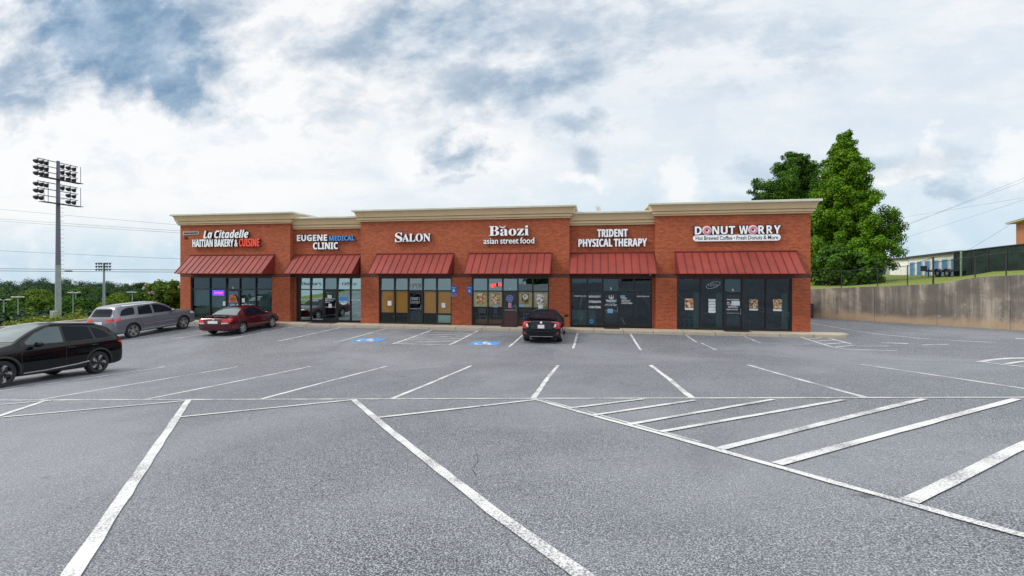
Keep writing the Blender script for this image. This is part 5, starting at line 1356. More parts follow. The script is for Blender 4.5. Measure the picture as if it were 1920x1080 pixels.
# ------------------------------------------------------------------ floodlight masts
def floodlight(parent, x, y, z, aim, s=1.0):
    m_ = MB(); ax = Vector(aim).normalized(); c = Vector((x, y, z))
    m_.lathe([(.001, -.30 * s), (.10 * s, -.27 * s), (.14 * s, -.12 * s), (.27 * s, .05 * s), (.33 * s, .22 * s), (.30 * s, .22 * s), (.12 * s, -.02 * s), (.001, -.02 * s)], c, ax, 12)
    return m_.build('floodlight', 'dark_steel', parent, 50)
def mast(px_, d_, top_row, label, name='floodlight_mast', ang=R(96), half=1.95, full=True):
    q = at_d(px_, top_row, d_); zb = land(q.x, q.y); H = q.z - zb
    t_ = thing(name, label, 'light mast', (q.x, q.y, zb), ang)
    MB().tube([(0, 0, -.3), (0, 0, H * .42)], [.24, .205], 14).build('lower_pole', 'galvanized', t_, 40)
    MB().tube([(0, 0, H * .42), (0, 0, H)], [.195, .125], 14).build('upper_pole', 'mast_grey', t_, 40)
    rg = MB()
    for k in range(22): rg.tube([(.10, -.10, H * .35 + k * .4), (.28, -.28, H * .35 + k * .4)], .012, 5)
    rg.build('climbing_rung', 'dark_steel', t_)
    rows = [H - .25, H - .80, H - 1.32, H - 2.25, H - 2.85, H - 3.45]
    for i, z in enumerate(rows):
        MB().tube([(-half + .3, .15, z + .14), (half, .15, z + .14)], .035, 6).build('crossarm', 'dark_steel', t_)
        for k in range(6):
            xk = (-half + .42, -half + .84, -half + 1.28, half - 1.2, half - .66, half - .12)[k]
            if i >= 4 and k in (2, 3): continue
            floodlight(t_, xk, .35, z - .05, (.1, 1, -.55), .64)
    for z in (H - 1.75, H - 3.95):
        MB().box(-half * .8, half, -.45, .12, z, z + .05).build('catwalk', 'dark_steel', t_)
    br = MB()
    for xk in (-half + .6, -1.0, 1.0, half):
        br.tube([(xk, -.15, H - 1.72), (xk, -.15, H - .1)], .022, 5); br.tube([(xk, -.15, H - 3.92), (xk, -.15, H - 2.1)], .022, 5)
    br.build('upright_brace', 'dark_steel', t_)
    return t_
mast(109, 43, 302, 'tall dark floodlight mast with two tiers of lamps standing left of the shops')
q = at_d(102, 583, 40); eb = thing('electrical_cabinet', 'narrow grey cabinet beside the foot of the tall floodlight mast', 'cabinet'); zb = land(q.x, q.y)
bevelled(q.x - .22, q.x + .22, q.y - .2, q.y + .2, zb, q.z, 'cabinet_body', 'grey_box', eb, .03); bevelled(q.x - .18, q.x + .18, q.y - .215, q.y - .201, zb + .2, q.z - .15, 'door', 'galvanized', eb, .005)
# smaller mast and field lamps farther off
q = at_d(195, 493, 120); zb = land(q.x, q.y); H = q.z - zb
t_ = thing('floodlight_mast', 'smaller distant floodlight mast with three rows of lamps above the grey SUV', 'light mast', (q.x, q.y, zb), R(15))
MB().tube([(0, 0, 0), (0, 0, H)], [.35, .2], 10).build('pole', 'galvanized', t_, 40)
for z in (H - .2, H - .95, H - 1.7):
    MB().box(-1.9, 1.9, -.06, .06, z + .18, z + .26).build('crossarm', 'dark_steel', t_)
    for xk in (-1.6, -.95, -.4, .4, .95, 1.6): floodlight(t_, xk, -.2, z, (0, -1, -.5), .75)
for (px_, row, d_, n_l, lb) in [(7, 562, 75, 2, 'field lamp post at the far left edge, its head among the trees'), (34, 557, 80, 3, 'field lamp post second from the left edge, among the valley trees'),
                                (137, 549, 100, 2, 'field lamp post just right of the tall floodlight mast'), (142, 548, 104, 2, 'field lamp post right behind its twin, right of the tall floodlight mast'), (248, 548, 95, 3, 'field lamp post above the roof of the grey SUV')]:
    q = at_d(px_, row, d_); zb = land(q.x, q.y); H = max(2.5, q.z - zb)
    t_ = thing('field_lamp', lb, 'lamp post', (q.x, q.y, zb), R(10), 'small field lamp posts in the valley')
    MB().tube([(0, 0, 0), (0, 0, H)], [.12, .08], 8).build('pole', 'post_green', t_, 40)
    MB().box(-.9, .9, -.05, .05, H - .1, H - .02).build('crossarm', 'galvanized', t_)
    for k in range(n_l):
        xk = -.75 + 1.5 * k / (n_l - 1); MB().box(xk - .24, xk + .24, -.25, .12, H - .02, H + .09).build('lamp_head', 'trim_white', t_)

# ------------------------------------------------------------------ overhead wires
def wire(pa, da, pb, db, r_, sag, label, ext=(0, 0)):
    a = at_d(pa[0], pa[1], da); b = at_d(pb[0], pb[1], db); d = b - a
    a2 = a - d * ext[0]; b2 = b + d * ext[1]; pts = []
    for k in range(25):
        t = k / 24; p = a2.lerp(b2, t); p.z -= sag * 4 * t * (1 - t); pts.append(p)
    o = MB().tube(pts, r_, 5).build('power_line', 'wire_dark'); tag(o, label, 'wire', 'overhead wires'); return o
wire((0, 391), 70, (335, 420), 62, .014, .15, 'uppermost thin wire passing the floodlight mast on the left', (.4, .5))
wire((0, 409), 70, (335, 431), 62, .016, .15, 'upper wire of the close pair crossing the floodlight mast', (.4, .5))
wire((0, 413), 70.5, (335, 435), 62, .016, .15, 'lower wire of the close pair crossing the floodlight mast', (.4, .5))
wire((0, 469), 72, (335, 484), 64, .018, .12, 'single wire below the close pair on the left', (.4, .5))
wire((0, 503), 72, (335, 505), 64, .035, .1, 'thick upper cable just above the wooded ridge', (.4, .5))
wire((0, 507), 72, (335, 509), 64, .035, .1, 'thick lowest cable just above the wooded ridge', (.4, .5))
q = at_d(128, 508, 68.5); sc_ = MB().tube([(q.x - .75, q.y, q.z), (q.x - .5, q.y, q.z - .02), (q.x + .5, q.y, q.z - .02), (q.x + .75, q.y, q.z)], [.03, .11, .11, .03], 8).build('cable_splice', 'wire_dark', None, 40)
tag(sc_, 'thick dark splice case hanging on the lowest cable by the floodlight mast', 'splice case')
wire((1679, 430), 62, (1920, 332), 44, .009, .1, 'uppermost steep wire over the right end of the terrace', (.25, .6))
wire((1679, 427.5), 62, (1920, 338.5), 44, .009, .1, 'steep wire just below the uppermost on the right', (.25, .6))
wire((1679, 409), 62, (1920, 369), 48, .008, .1, 'shallow wire crossing the two steep wires on the right', (.25, .6))
wire((1687, 448), 60, (1920, 373), 46, .008, .1, 'lowest long wire right of the big tree', (.25, .6))
wire((1817, 468), 50, (1903, 415), 58, .012, .05, 'short wire running up to the eave of the brick house', (0, 0))

# ------------------------------------------------------------------ cars
def pchip(xs, ys, xq):
    xs = np.array(xs, float); ys = np.array(ys, float); h = np.diff(xs); d = np.diff(ys) / h; m = np.zeros(len(xs))
    for i in range(1, len(xs) - 1):
        if d[i - 1] * d[i] > 0:
            w1 = 2 * h[i] + h[i - 1]; w2 = h[i] + 2 * h[i - 1]; m[i] = (w1 + w2) / (w1 / d[i - 1] + w2 / d[i])
    m[0], m[-1] = d[0], d[-1]
    i = np.clip(np.searchsorted(xs, xq) - 1, 0, len(xs) - 2); t = (xq - xs[i]) / h[i]
    return ((2 * t**3 - 3 * t**2 + 1) * ys[i] + (t**3 - 2 * t**2 + t) * h[i] * m[i] + (-2 * t**3 + 3 * t**2) * ys[i + 1] + (t**3 - t**2) * h[i] * m[i + 1])

def car_loft(st, nx=96):
    st = sorted(st); A = np.array(st); xs = A[:, 0]
    lo, hi = xs[0], xs[-1]
    u = np.linspace(0, 1, nx); xq = lo + (hi - lo) * (u - .35 * np.sin(2 * np.pi * u) / (2 * np.pi))
    P = [pchip(xs, A[:, k], xq) for k in range(1, 8)]
    verts = []; ring_n = None
    for i in range(nx):
        zs, w_, zb, wb, zr, wr, cr = [p[i] for p in P]
        dz = max(.02, zr - zb)
        half = [(0, zs), (w_ * .70, zs), (w_ * .95, zs + .05), (w_ * .995, zs + .20 * (zb - zs)), (w_, zs + .55 * (zb - zs)), (wb + (w_ - wb) * .55, zb - .10 * (zb - zs)),
                (wb, zb), (wr + (wb - wr) * .12, zr - min(.10, dz * .30)), (wr - .05 * (wb - wr) - .02, zr - min(.02, dz * .06)), (wr * .5, zr + cr * .75), (0, zr + cr)]
        hp = [Vector((a, b)) for a, b in half]; out = []
        ext = [Vector((-hp[1].x, hp[1].y))] + hp + [Vector((-hp[-2].x, hp[-2].y))]
        for k in range(len(hp) - 1):
            p0, p1, p2, p3 = ext[k], ext[k + 1], ext[k + 2], ext[k + 3]; ns = 4
            for j in range(ns):
                t = j / ns
                m1 = (p2 - p0) * .5 * min(1, (p2 - p1).length / max(1e-4, (p1 - p0).length)) ** .5 * .8; m2 = (p3 - p1) * .5 * min(1, (p2 - p1).length / max(1e-4, (p3 - p2).length)) ** .5 * .8
                out.append((2 * t**3 - 3 * t**2 + 1) * p1 + (t**3 - 2 * t**2 + t) * m1 + (-2 * t**3 + 3 * t**2) * p2 + (t**3 - t**2) * m2)
        out.append(hp[-1])
        ring = [(xq[i], p.x, p.y) for p in out] + [(xq[i], -p.x, p.y) for p in out[-2:0:-1]]
        ring_n = len(ring); verts += ring
    faces = []
    for i in range(nx - 1):
        for k in range(ring_n): faces.append((i * ring_n + k, i * ring_n + (k + 1) % ring_n, (i + 1) * ring_n + (k + 1) % ring_n, (i + 1) * ring_n + k))
    faces.append(tuple(range(ring_n))[::-1]); faces.append(tuple((nx - 1) * ring_n + k for k in range(ring_n)))
    return verts, faces

def round_poly(pts, r=.04, n=4):
    out = []; N = len(pts)
    for i in range(N):
        p = Vector(pts[i]); a = Vector(pts[i - 1]); b = Vector(pts[(i + 1) % N])
        da = (a - p); db = (b - p); ra = min(r, da.length * .45); rb = min(r, db.length * .45)
        q0 = p + da.normalized() * ra; q1 = p + db.normalized() * rb
        for k in range(n + 1):
            t = k / n; out.append(((1 - t)**2 * q0 + 2 * t * (1 - t) * p + t * t * q1))
    return [(q.x, q.y) for q in out]

class Car:
    def __init__(s, name, label, stations, paint, wheels, wr, arch, spec):
        s.root = thing(name, label, 'car', group=None); s.paint = paint; s.size = (1, 1, 1)
        v, f = car_loft(stations)
        s.bvh = BVHTree.FromPolygons([Vector(p) for p in v], f)
        me = D.meshes.new('loft'); me.from_pydata(v, [], f)
        bm = bmesh.new(); bm.from_mesh(me); bmesh.ops.recalc_face_normals(bm, faces=bm.faces); bm.to_mesh(me); bm.free()
        for m_ in (paint, 'cladding'): me.materials.append(MATS[m_])
        tmp = put('tmp', me)
        cut = MB()
        for (x, hw) in wheels:
            for sg in (1, -1):
                n = 36; y0, y1 = sg * (hw - .34), sg * (hw + .5)
                vs = [(x + arch * math.cos(2 * math.pi * k / n), y, wr + .01 + arch * math.sin(2 * math.pi * k / n)) for y in (y0, y1) for k in range(n)]
                cut.add(vs, [tuple(range(n)), tuple(range(n, 2 * n))] + [(k, (k + 1) % n, n + (k + 1) % n, n + k) for k in range(n)])
        co = cut.build('cut', [paint]); md = tmp.modifiers.new('b', 'BOOLEAN'); md.operation = 'DIFFERENCE'; md.object = co; md.solver = 'EXACT'
        bpy.context.view_layer.update()
        me2 = D.meshes.new_from_object(tmp.evaluated_get(bpy.context.evaluated_depsgraph_get()))
        D.objects.remove(tmp); D.objects.remove(co)
        me2.materials.clear()
        for m_ in (paint, 'cladding'): me2.materials.append(MATS[m_])
        bm = bmesh.new(); bm.from_mesh(me2); zsill = spec.get('cladding', -1)
        for fc in bm.faces:
            c = fc.calc_center_median(); fc.material_index = 0
            for (x, hw) in wheels:
                r_ = math.hypot(c.x - x, c.z - wr - .01)
                if r_ < arch + .004 and abs(c.y) < hw + .2: fc.material_index = 1
            if c.z < zsill: fc.material_index = 1
            fc.smooth = True
        for e in bm.edges:
            if len(e.link_faces) == 2 and (e.calc_face_angle(0) > R(38) or e.link_faces[0].material_index != e.link_faces[1].material_index): e.smooth = False
        bm.to_mesh(me2); bm.free(); s.body = put('body', me2, s.root)
        for (x, hw) in wheels:
            for sg in (1, -1): s.wheel(x, sg * (hw - .115), sg, wr, spec)
    def wheel(s, x, y, sg, r, spec):
        m_ = MB(); tw = .115; ri = r * spec.get('rim', .68)
        m_.lathe([(ri, -tw * .9), (r * .93, -tw), (r * .985, -tw * .75), (r, -tw * .4), (r, tw * .4), (r * .985, tw * .75), (r * .93, tw), (ri, tw * .9)], (x, y, r), (0, sg, 0), 36)
        w_ = m_.build('wheel', 'rubber', s.root, 50)
        m_ = MB(); m_.lathe([(ri, -tw * .8), (ri * 1.0, tw * .92), (ri * .93, tw * .90), (ri * .90, tw * .3), (ri * .9, -tw * .8)], (x, y, r), (0, sg, 0), 32, 0)
        m_.lathe([(.001, tw * .1), (ri * .9, tw * .1)], (x, y, r), (0, sg, 0), 24, 1)
        m_.lathe([(.001, tw * .85), (.045, tw * .85), (.06, tw * .7), (.06, tw * .1)], (x, y, r), (0, sg, 0), 14, 0)
        n = spec['spokes']; wd0, wd1, tw_ = spec.get('spoke_w', (.05, .035, 0.0))
        for k in range(n):
            a = 2 * math.pi * k / n + .3
            for (mi, d0, d1, w0, w1, lift) in spec.get('layers', [(0, .03, .95, wd0, wd1, 0)]):
                r0, r1 = ri * d0, ri * d1; aa = a + spec.get('twist', 0)
                p0 = Vector((r0 * math.cos(a), r0 * math.sin(a))); p1 = Vector((r1 * math.cos(aa), r1 * math.sin(aa))); t = (p1 - p0).normalized(); nn = Vector((-t.y, t.x))
                q = [p0 - nn * w0, p1 - nn * w1, p1 + nn * w1, p0 + nn * w0]
                yo = y + sg * (tw * .80 + lift); yi = y + sg * tw * .35
                m_.add([(x + t_.x, yo, r + t_.y) for t_ in q] + [(x + t_.x, yi, r + t_.y) for t_ in q], [(0, 1, 2, 3), (0, 1, 5, 4), (1, 2, 6, 5), (2, 3, 7, 6), (3, 0, 4, 7)], mi)
        m_.build('rim', [spec.get('rim_mat', 'alloy'), 'alloy_dark', 'alloy'], w_, 40)
    def patch(s, name, poly, axis, side=1, off=.004, mat='car_glass', parent=None, r=.04, step=.07, thick=0.0):
        """a panel of the given outline laid on the body, seen along one axis"""
        pts = round_poly(poly, r) if r else list(poly)
        bm = bmesh.new(); vs = [bm.verts.new((p[0], p[1], 0)) for p in pts]; bm.faces.new(vs)
        lo = [min(p[k] for p in pts) for k in (0, 1)]; hi = [max(p[k] for p in pts) for k in (0, 1)]
        for k in (0, 1):
            c = lo[k] + step
            while c < hi[k] - .01:
                co = (c, 0, 0) if k == 0 else (0, c, 0); no = (1, 0, 0) if k == 0 else (0, 1, 0)
                bmesh.ops.bisect_plane(bm, geom=bm.verts[:] + bm.edges[:] + bm.faces[:], plane_co=co, plane_no=no); c += step
        for v in bm.verts:
            a, b = v.co.x, v.co.y
            if axis == 'y': o, d = Vector((a, side * 3, b)), Vector((0, -side, 0))
            elif axis == 'x': o, d = Vector((side * 6, a, b)), Vector((-side, 0, 0))
            else: o, d = Vector((a, b, 5)), Vector((0, 0, -1))
            h = s.bvh.ray_cast(o, d)
            if h[0] is None:
                h = s.bvh.find_nearest(o + d * (2.1 if axis == 'y' else 3.7))
            n = h[1]
            if n.dot(d) > 0: n = -n
            v.co = h[0] + (n * .6 - d * .4).normalized() * off
        if thick:
            bmesh.ops.recalc_face_normals(bm, faces=bm.faces)
        for f in bm.faces: f.smooth = True
        me = D.meshes.new(name); bm.to_mesh(me); bm.free(); me.materials.append(MATS[mat])
        return put(name, me, parent or s.root)
    def line(s, name, pts, axis, side, wd, mat, off=.004, parent=None):
        P = [Vector(p) for p in pts]; L = []; Rr = []
        for i, p in enumerate(P):
            d = (P[min(i + 1, len(P) - 1)] - P[max(i - 1, 0)]).normalized(); n = Vector((-d.y, d.x)) * wd / 2
            L.append(tuple(p + n)); Rr.append(tuple(p - n))
        return s.patch(name, L + Rr[::-1], axis, side, off, mat, parent, r=0, step=.10)
    def place(s, rear, front):
        """rear, front: ground points under the middle of each axle line (x, y); the car is pitched and rolled to the ground"""
        rx, fx = s.axles
        a = Vector((*rear, 0)); b = Vector((*front, 0)); d = (b - a).normalized(); n = Vector((-d.y, d.x, 0)); c = (a + b) / 2
        wbase = fx - rx; ra = c - d * wbase / 2; fa = c + d * wbase / 2
        zz_ = {}
        for k, q in (('r', ra), ('f', fa)):
            for sg in (1, -1): p = q + n * sg * .78; zz_[k, sg] = G(p.x, p.y) if p.y < 25.3 else G(p.x, p.y)
        zr_ = (zz_['r', 1] + zz_['r', -1]) / 2; zf = (zz_['f', 1] + zz_['f', -1]) / 2
        X = (Vector((d.x, d.y, (zf - zr_) / wbase))).normalized(); Yv = Vector((n.x, n.y, ((zz_['r', 1] + zz_['f', 1]) - (zz_['r', -1] + zz_['f', -1])) / 2 / 1.56)).normalized()
        Z = X.cross(Yv).normalized(); Yv = Z.cross(X)
        M = Matrix((X, Yv, Z)).transposed().to_4x4(); mid = Vector((c.x, c.y, (zr_ + zf) / 2))
        org = mid - X * ((rx + fx) / 2) + Z * .004
        M.translation = org; s.root.matrix_world = M @ Matrix.Diagonal((*s.size, 1))
    def mirror(s, x, y, z, sc=1.0):
        for sg in (1, -1):
            m_ = MB(); o = []
            m_.lathe([(.001, -.085), (.07, -.08), (.105, -.03), (.11, .03), (.09, .075), (.001, .085)], (0, 0, 0), (1, 0, 0), 14)
            m_.v = [(x + p[0] * .9, sg * (y + .10) + p[1] * 1.05, z + p[2] * .72) for p in m_.v]
            m = m_.build('side_mirror', s.paint, s.root, 60)
            MB().tube([(x + .05, sg * (y - .06), z - .07), (x + .02, sg * (y + .05), z - .03)], .028, 6).build('mirror_stalk', 'cladding', m)
            MB().lathe([(.001, 0), (.08, 0)], (0, 0, 0), (1, 0, 0), 14).v
    def handles(s, spots, mat, wd=.20):
        for (x, z) in spots:
            for sg in (1, -1):
                h = s.bvh.ray_cast(Vector((x, sg * 3, z)), Vector((0, -sg, 0)))
                if h[0] is None: continue
                y = h[0].y + sg * .035
                MB().tube([(x - wd / 2, h[0].y + sg * .004, z), (x - wd / 2 + .03, y, z), (x + wd / 2 - .03, y, z), (x + wd / 2, h[0].y + sg * .004, z)], .017, 6).build('door_handle', mat, s.root, 60)
    def ends(s, x, zlo, half, mat='cladding'):
        pass

# ---- near black SUV (crossover)
K = [(-2.33, .46, .60, .74, .60, .90, .58, 0), (-2.27, .34, .80, .90, .79, 1.02, .72, .01), (-2.17, .29, .885, 1.00, .86, 1.12, .76, .02), (-2.05, .26, .91, 1.06, .875, 1.215, .72, .02),
     (-1.90, .25, .92, 1.09, .88, 1.38, .66, .03), (-1.76, .24, .925, 1.09, .885, 1.495, .63, .035), (-1.5, .24, .93, 1.085, .89, 1.555, .615, .035), (-1.0, .23, .932, 1.06, .892, 1.615, .61, .04), (-.3, .22, .932, 1.035, .893, 1.63, .61, .04),
     (.10, .22, .932, 1.02, .892, 1.60, .62, .04), (.45, .22, .932, 1.01, .89, 1.48, .66, .04), (.85, .22, .932, .995, .89, 1.26, .73, .035), (1.12, .22, .932, .985, .885, 1.115, .78, .03), (1.35, .22, .93, .975, .88, 1.06, .79, .025),
     (1.85, .23, .915, .93, .85, .98, .75, .02), (2.12, .25, .86, .84, .79, .90, .68, .015), (2.27, .30, .74, .72, .68, .78, .58, .01), (2.33, .40, .56, .62, .53, .66, .48, 0)]
K = [(x, zs, w_, zb + (.03 if zb > .9 else 0), wb - .035, zr + .035 + (.035 if zr > 1.2 else 0), wr, cr) for (x, zs, w_, zb, wb, zr, wr, cr) in K]
WS7 = dict(spokes=5, rim=.72, rim_mat='alloy_dark', cladding=.36, layers=[(1, .12, .96, .085, .09, -.015), (2, .55, .97, .006, .05, .004), (2, .28, .62, .006, .014, .004)], twist=.38)
c1 = Car('parked_suv', 'black crossover SUV cut off by the left edge, nearest car to the viewer', K, 'paint_black', [(-1.33, .925), (1.425, .925)], .36, .415, WS7); c1.axles = (-1.33, 1.425)
for sg in (1, -1):
    c1.patch('window_trim', [(-1.93, 1.17), (-1.70, 1.40), (-1.25, 1.58), (-.3, 1.625), (.15, 1.60), (.55, 1.44), (.95, 1.17), (.95, 1.06), (-.3, 1.08), (-1.3, 1.10)], 'y', sg, .004, 'cladding', r=.03)
    c1.patch('front_window', [(-.22, 1.11), (-.22, 1.59), (.14, 1.57), (.50, 1.42), (.82, 1.18), (.80, 1.10)], 'y', sg, .007, 'car_glass_clear', r=.03)
    c1.patch('rear_window', [(-1.18, 1.15), (-1.12, 1.54), (-.30, 1.595), (-.30, 1.11)], 'y', sg, .007, 'car_glass', r=.03)
    c1.patch('quarter_window', [(-1.80, 1.19), (-1.62, 1.39), (-1.20, 1.535), (-1.27, 1.14)], 'y', sg, .007, 'car_glass', r=.03)
    c1.line('sill_strip', [(-.98, .45), (-.6, .40), (.35, .33), (.9, .315)], 'y', sg, .035, 'chrome', .010)
    c1.line('door_gap', [(-.26, 1.06), (-.26, .7), (-.26, .36)], 'y', sg, .010, 'letter_black', .003)
    c1.line('door_gap', [(.92, 1.03), (.98, .75), (.92, .40)], 'y', sg, .010, 'letter_black', .003)
    c1.line('door_gap', [(-1.28, 1.08), (-1.10, .84), (-.90, .60), (-.86, .38)], 'y', sg, .010, 'letter_black', .003)
    c1.patch('taillight', [(-2.28, .93), (-2.28, 1.01), (-2.12, 1.05), (-1.98, 1.02), (-2.10, .95)], 'y', sg, .006, 'lamp_red', r=.02)
    c1.line('roof_rail', [(-1.6, 1.62), (.0, 1.66)], 'y', sg, .03, 'cladding', .03)
    for x in (-1.33, 1.425):
        ar = [(x + .415 * math.cos(R(a)), .37 + .415 * math.sin(R(a))) for a in range(-8, 189, 9)]; ar2 = [(x + .475 * math.cos(R(a)), .37 + .475 * math.sin(R(a))) for a in range(188, -9, -9)]
        c1.patch('arch_cladding', ar + ar2, 'y', sg, .008, 'cladding', r=0, step=.12)
    c1.patch('headlight', [(1.75, .80), (1.75, .92), (2.1, .88), (2.2, .78)], 'y', sg, .006, 'lamp_clear', r=.02)
c1.patch('windshield', [(1.03, -.70), (.22, -.56), (.17, 0), (.22, .56), (1.03, .70), (1.10, 0)], 'z', 1, .006, 'car_glass_clear', r=.05)
c1.patch('rear_screen', [(-.60, 1.14), (.60, 1.14), (.52, 1.46), (-.52, 1.46)], 'x', -1, .006, 'car_glass', r=.05)
c1.patch('tail_bar', [(-.78, .97), (.78, .97), (.78, 1.02), (-.78, 1.02)], 'x', -1, .006, 'lamp_red', r=.01)
c1.patch('grille', [(-.5, .45), (.5, .45), (.46, .72), (-.46, .72)], 'x', 1, .006, 'cladding', r=.04)
c1.patch('license_plate', [(-.26, .70), (.26, .70), (.26, .83), (-.26, .83)], 'x', -1, .012, 'plate', r=.01)
c1.mirror(.62, .93, 1.10); c1.handles([(-.42, .93), (-1.18, .95)], 'paint_black', .22)
c1.size = (1.0, 1.0, 1.02); c1.place((-17.22, 13.08), (-17.03, 10.33))

# ---- grey three-row SUV by the building
Dg = [(-2.55, .48, .66, .76, .66, .92, .62, 0), (-2.50, .38, .86, .95, .84, 1.06, .78, .01), (-2.42, .34, .925, 1.08, .885, 1.20, .80, .02), (-2.33, .31, .94, 1.10, .90, 1.34, .755, .02),
      (-2.20, .29, .95, 1.11, .905, 1.58, .69, .03), (-2.08, .28, .955, 1.115, .91, 1.69, .665, .035), (-1.80, .28, .96, 1.115, .915, 1.73, .65, .04), (-1.0, .27, .962, 1.105, .92, 1.755, .65, .04), (-.2, .26, .962, 1.10, .92, 1.755, .65, .04),
      (.25, .26, .962, 1.09, .92, 1.71, .66, .04), (.62, .26, .962, 1.085, .915, 1.58, .69, .04), (1.02, .26, .962, 1.08, .91, 1.32, .76, .035), (1.25, .26, .962, 1.07, .91, 1.18, .81, .03), (1.5, .27, .96, 1.06, .905, 1.14, .81, .03),
      (2.05, .28, .945, 1.03, .88, 1.09, .78, .03), (2.32, .30, .90, .95, .84, 1.02, .74, .02), (2.48, .34, .80, .84, .75, .92, .66, .01), (2.55, .44, .62, .72, .60, .78, .54, 0)]
Dg = [(x, zs, w_, zb, wb - .03, zr, wr, cr) for (x, zs, w_, zb, wb, zr, wr, cr) in Dg]
WSG = dict(spokes=5, rim=.70, layers=[(0, .1, .97, .045, .06, 0), (1, .3, .9, .012, .014, .003)], cladding=.0)
c2 = Car('parked_suv', 'silver grey three row SUV parked nose in by the left end of the shops', Dg, 'paint_grey', [(-1.50, .955), (1.54, .955)], .385, .43, WSG); c2.axles = (-1.50, 1.54)
for sg in (1, -1):
    c2.patch('rear_window', [(-1.10, 1.18), (-1.02, 1.60), (-.30, 1.64), (-.30, 1.165)], 'y', sg, .006, 'car_glass', r=.05)
    c2.patch('front_window', [(-.18, 1.165), (-.18, 1.64), (.22, 1.60), (.62, 1.45), (1.0, 1.20), (1.0, 1.15)], 'y', sg, .006, 'car_glass', r=.04)
    c2.patch('quarter_window', [(-2.08, 1.22), (-1.90, 1.50), (-1.60, 1.60), (-1.22, 1.61), (-1.28, 1.22)], 'y', sg, .006, 'car_glass', r=.10)
    c2.line('door_gap', [(-.24, 1.64), (-.24, .42)], 'y', sg, .010, 'letter_black', .003); c2.line('door_gap', [(1.06, 1.12), (1.08, .7), (1.02, .42)], 'y', sg, .010, 'letter_black', .003)
    c2.line('door_gap', [(-1.16, 1.62), (-1.18, 1.1), (-1.0, .70), (-.98, .45)], 'y', sg, .010, 'letter_black', .003)
    c2.line('sill_strip', [(-1.02, .40), (1.02, .40)], 'y', sg, .05, 'chrome', .008)
    c2.line('door_moulding', [(-.9, .66), (.9, .66)], 'y', sg, .035, 'alloy', .008)
    c2.patch('taillight', [(-2.50, .98), (-2.50, 1.10), (-2.10, 1.14), (-2.02, 1.08), (-2.2, .99)], 'y', sg, .006, 'lamp_red', r=.03)
    c2.line('roof_rail', [(-1.8, 1.70), (.2, 1.70)], 'y', sg, .04, 'alloy', .03)
    c2.patch('headlight', [(2.05, .88), (2.05, .98), (2.38, .94), (2.45, .84)], 'y', sg, .006, 'lamp_clear', r=.02)
c2.patch('windshield', [(1.20, -.72), (.38, -.60), (.32, 0), (.38, .60), (1.20, .72), (1.26, 0)], 'z', 1, .006, 'car_glass', r=.05)
c2.patch('rear_screen', [(-.66, 1.22), (.66, 1.22), (.56, 1.60), (-.56, 1.60)], 'x', -1, .006, 'car_glass', r=.06)
for sg in (1, -1): c2.patch('tail_lens', [(sg * .42, .98), (sg * .86, .98), (sg * .86, 1.11), (sg * .42, 1.09)], 'x', -1, .006, 'lamp_red', r=.02)
c2.patch('license_plate', [(-.26, .84), (.26, .84), (.26, .97), (-.26, .97)], 'x', -1, .012, 'plate', r=.01)
c2.patch('lower_bumper', [(-.8, .46), (.8, .46), (.74, .60), (-.74, .60)], 'x', -1, .008, 'cladding', r=.03)
c2.mirror(.80, .95, 1.20); c2.handles([(-.40, 1.00), (-1.22, 1.02)], 'paint_grey', .20)
c2.size = (.925, .985, .975); c2.place((-24.05, 20.35), (-23.85, 23.3))

# ---- maroon sedan
Cm = [(-2.40, .44, .58, .66, .58, .80, .55, 0), (-2.34, .32, .78, .80, .76, .93, .70, .01), (-2.22, .27, .86, .89, .82, .985, .73, .02), (-1.95, .25, .885, .91, .845, 1.00, .75, .02), (-1.62, .24, .893, .915, .855, 1.035, .74, .025),
      (-1.30, .23, .897, .915, .86, 1.20, .655, .03), (-.98, .22, .897, .912, .862, 1.355, .585, .035), (-.70, .22, .897, .908, .863, 1.42, .56, .04), (-.2, .22, .897, .90, .863, 1.45, .555, .04), (.20, .22, .897, .895, .862, 1.42, .56, .04),
      (.55, .22, .897, .89, .86, 1.30, .60, .04), (.95, .22, .897, .88, .858, 1.08, .69, .035), (1.22, .22, .895, .865, .855, .955, .75, .03), (1.5, .22, .89, .85, .85, .90, .755, .03), (2.0, .23, .85, .77, .80, .82, .70, .025), (2.25, .25, .76, .69, .71, .74, .62, .015), (2.38, .32, .58, .58, .54, .62, .48, 0)]
WSC = dict(spokes=7, rim=.70, layers=[(0, .1, .97, .03, .032, 0)], cladding=.0)
c3 = Car('parked_sedan', 'maroon four door sedan with a rear spoiler, parked before the leftmost shop', Cm, 'paint_maroon', [(-1.31, .885), (1.40, .885)], .325, .362, WSC); c3.axles = (-1.31, 1.40)
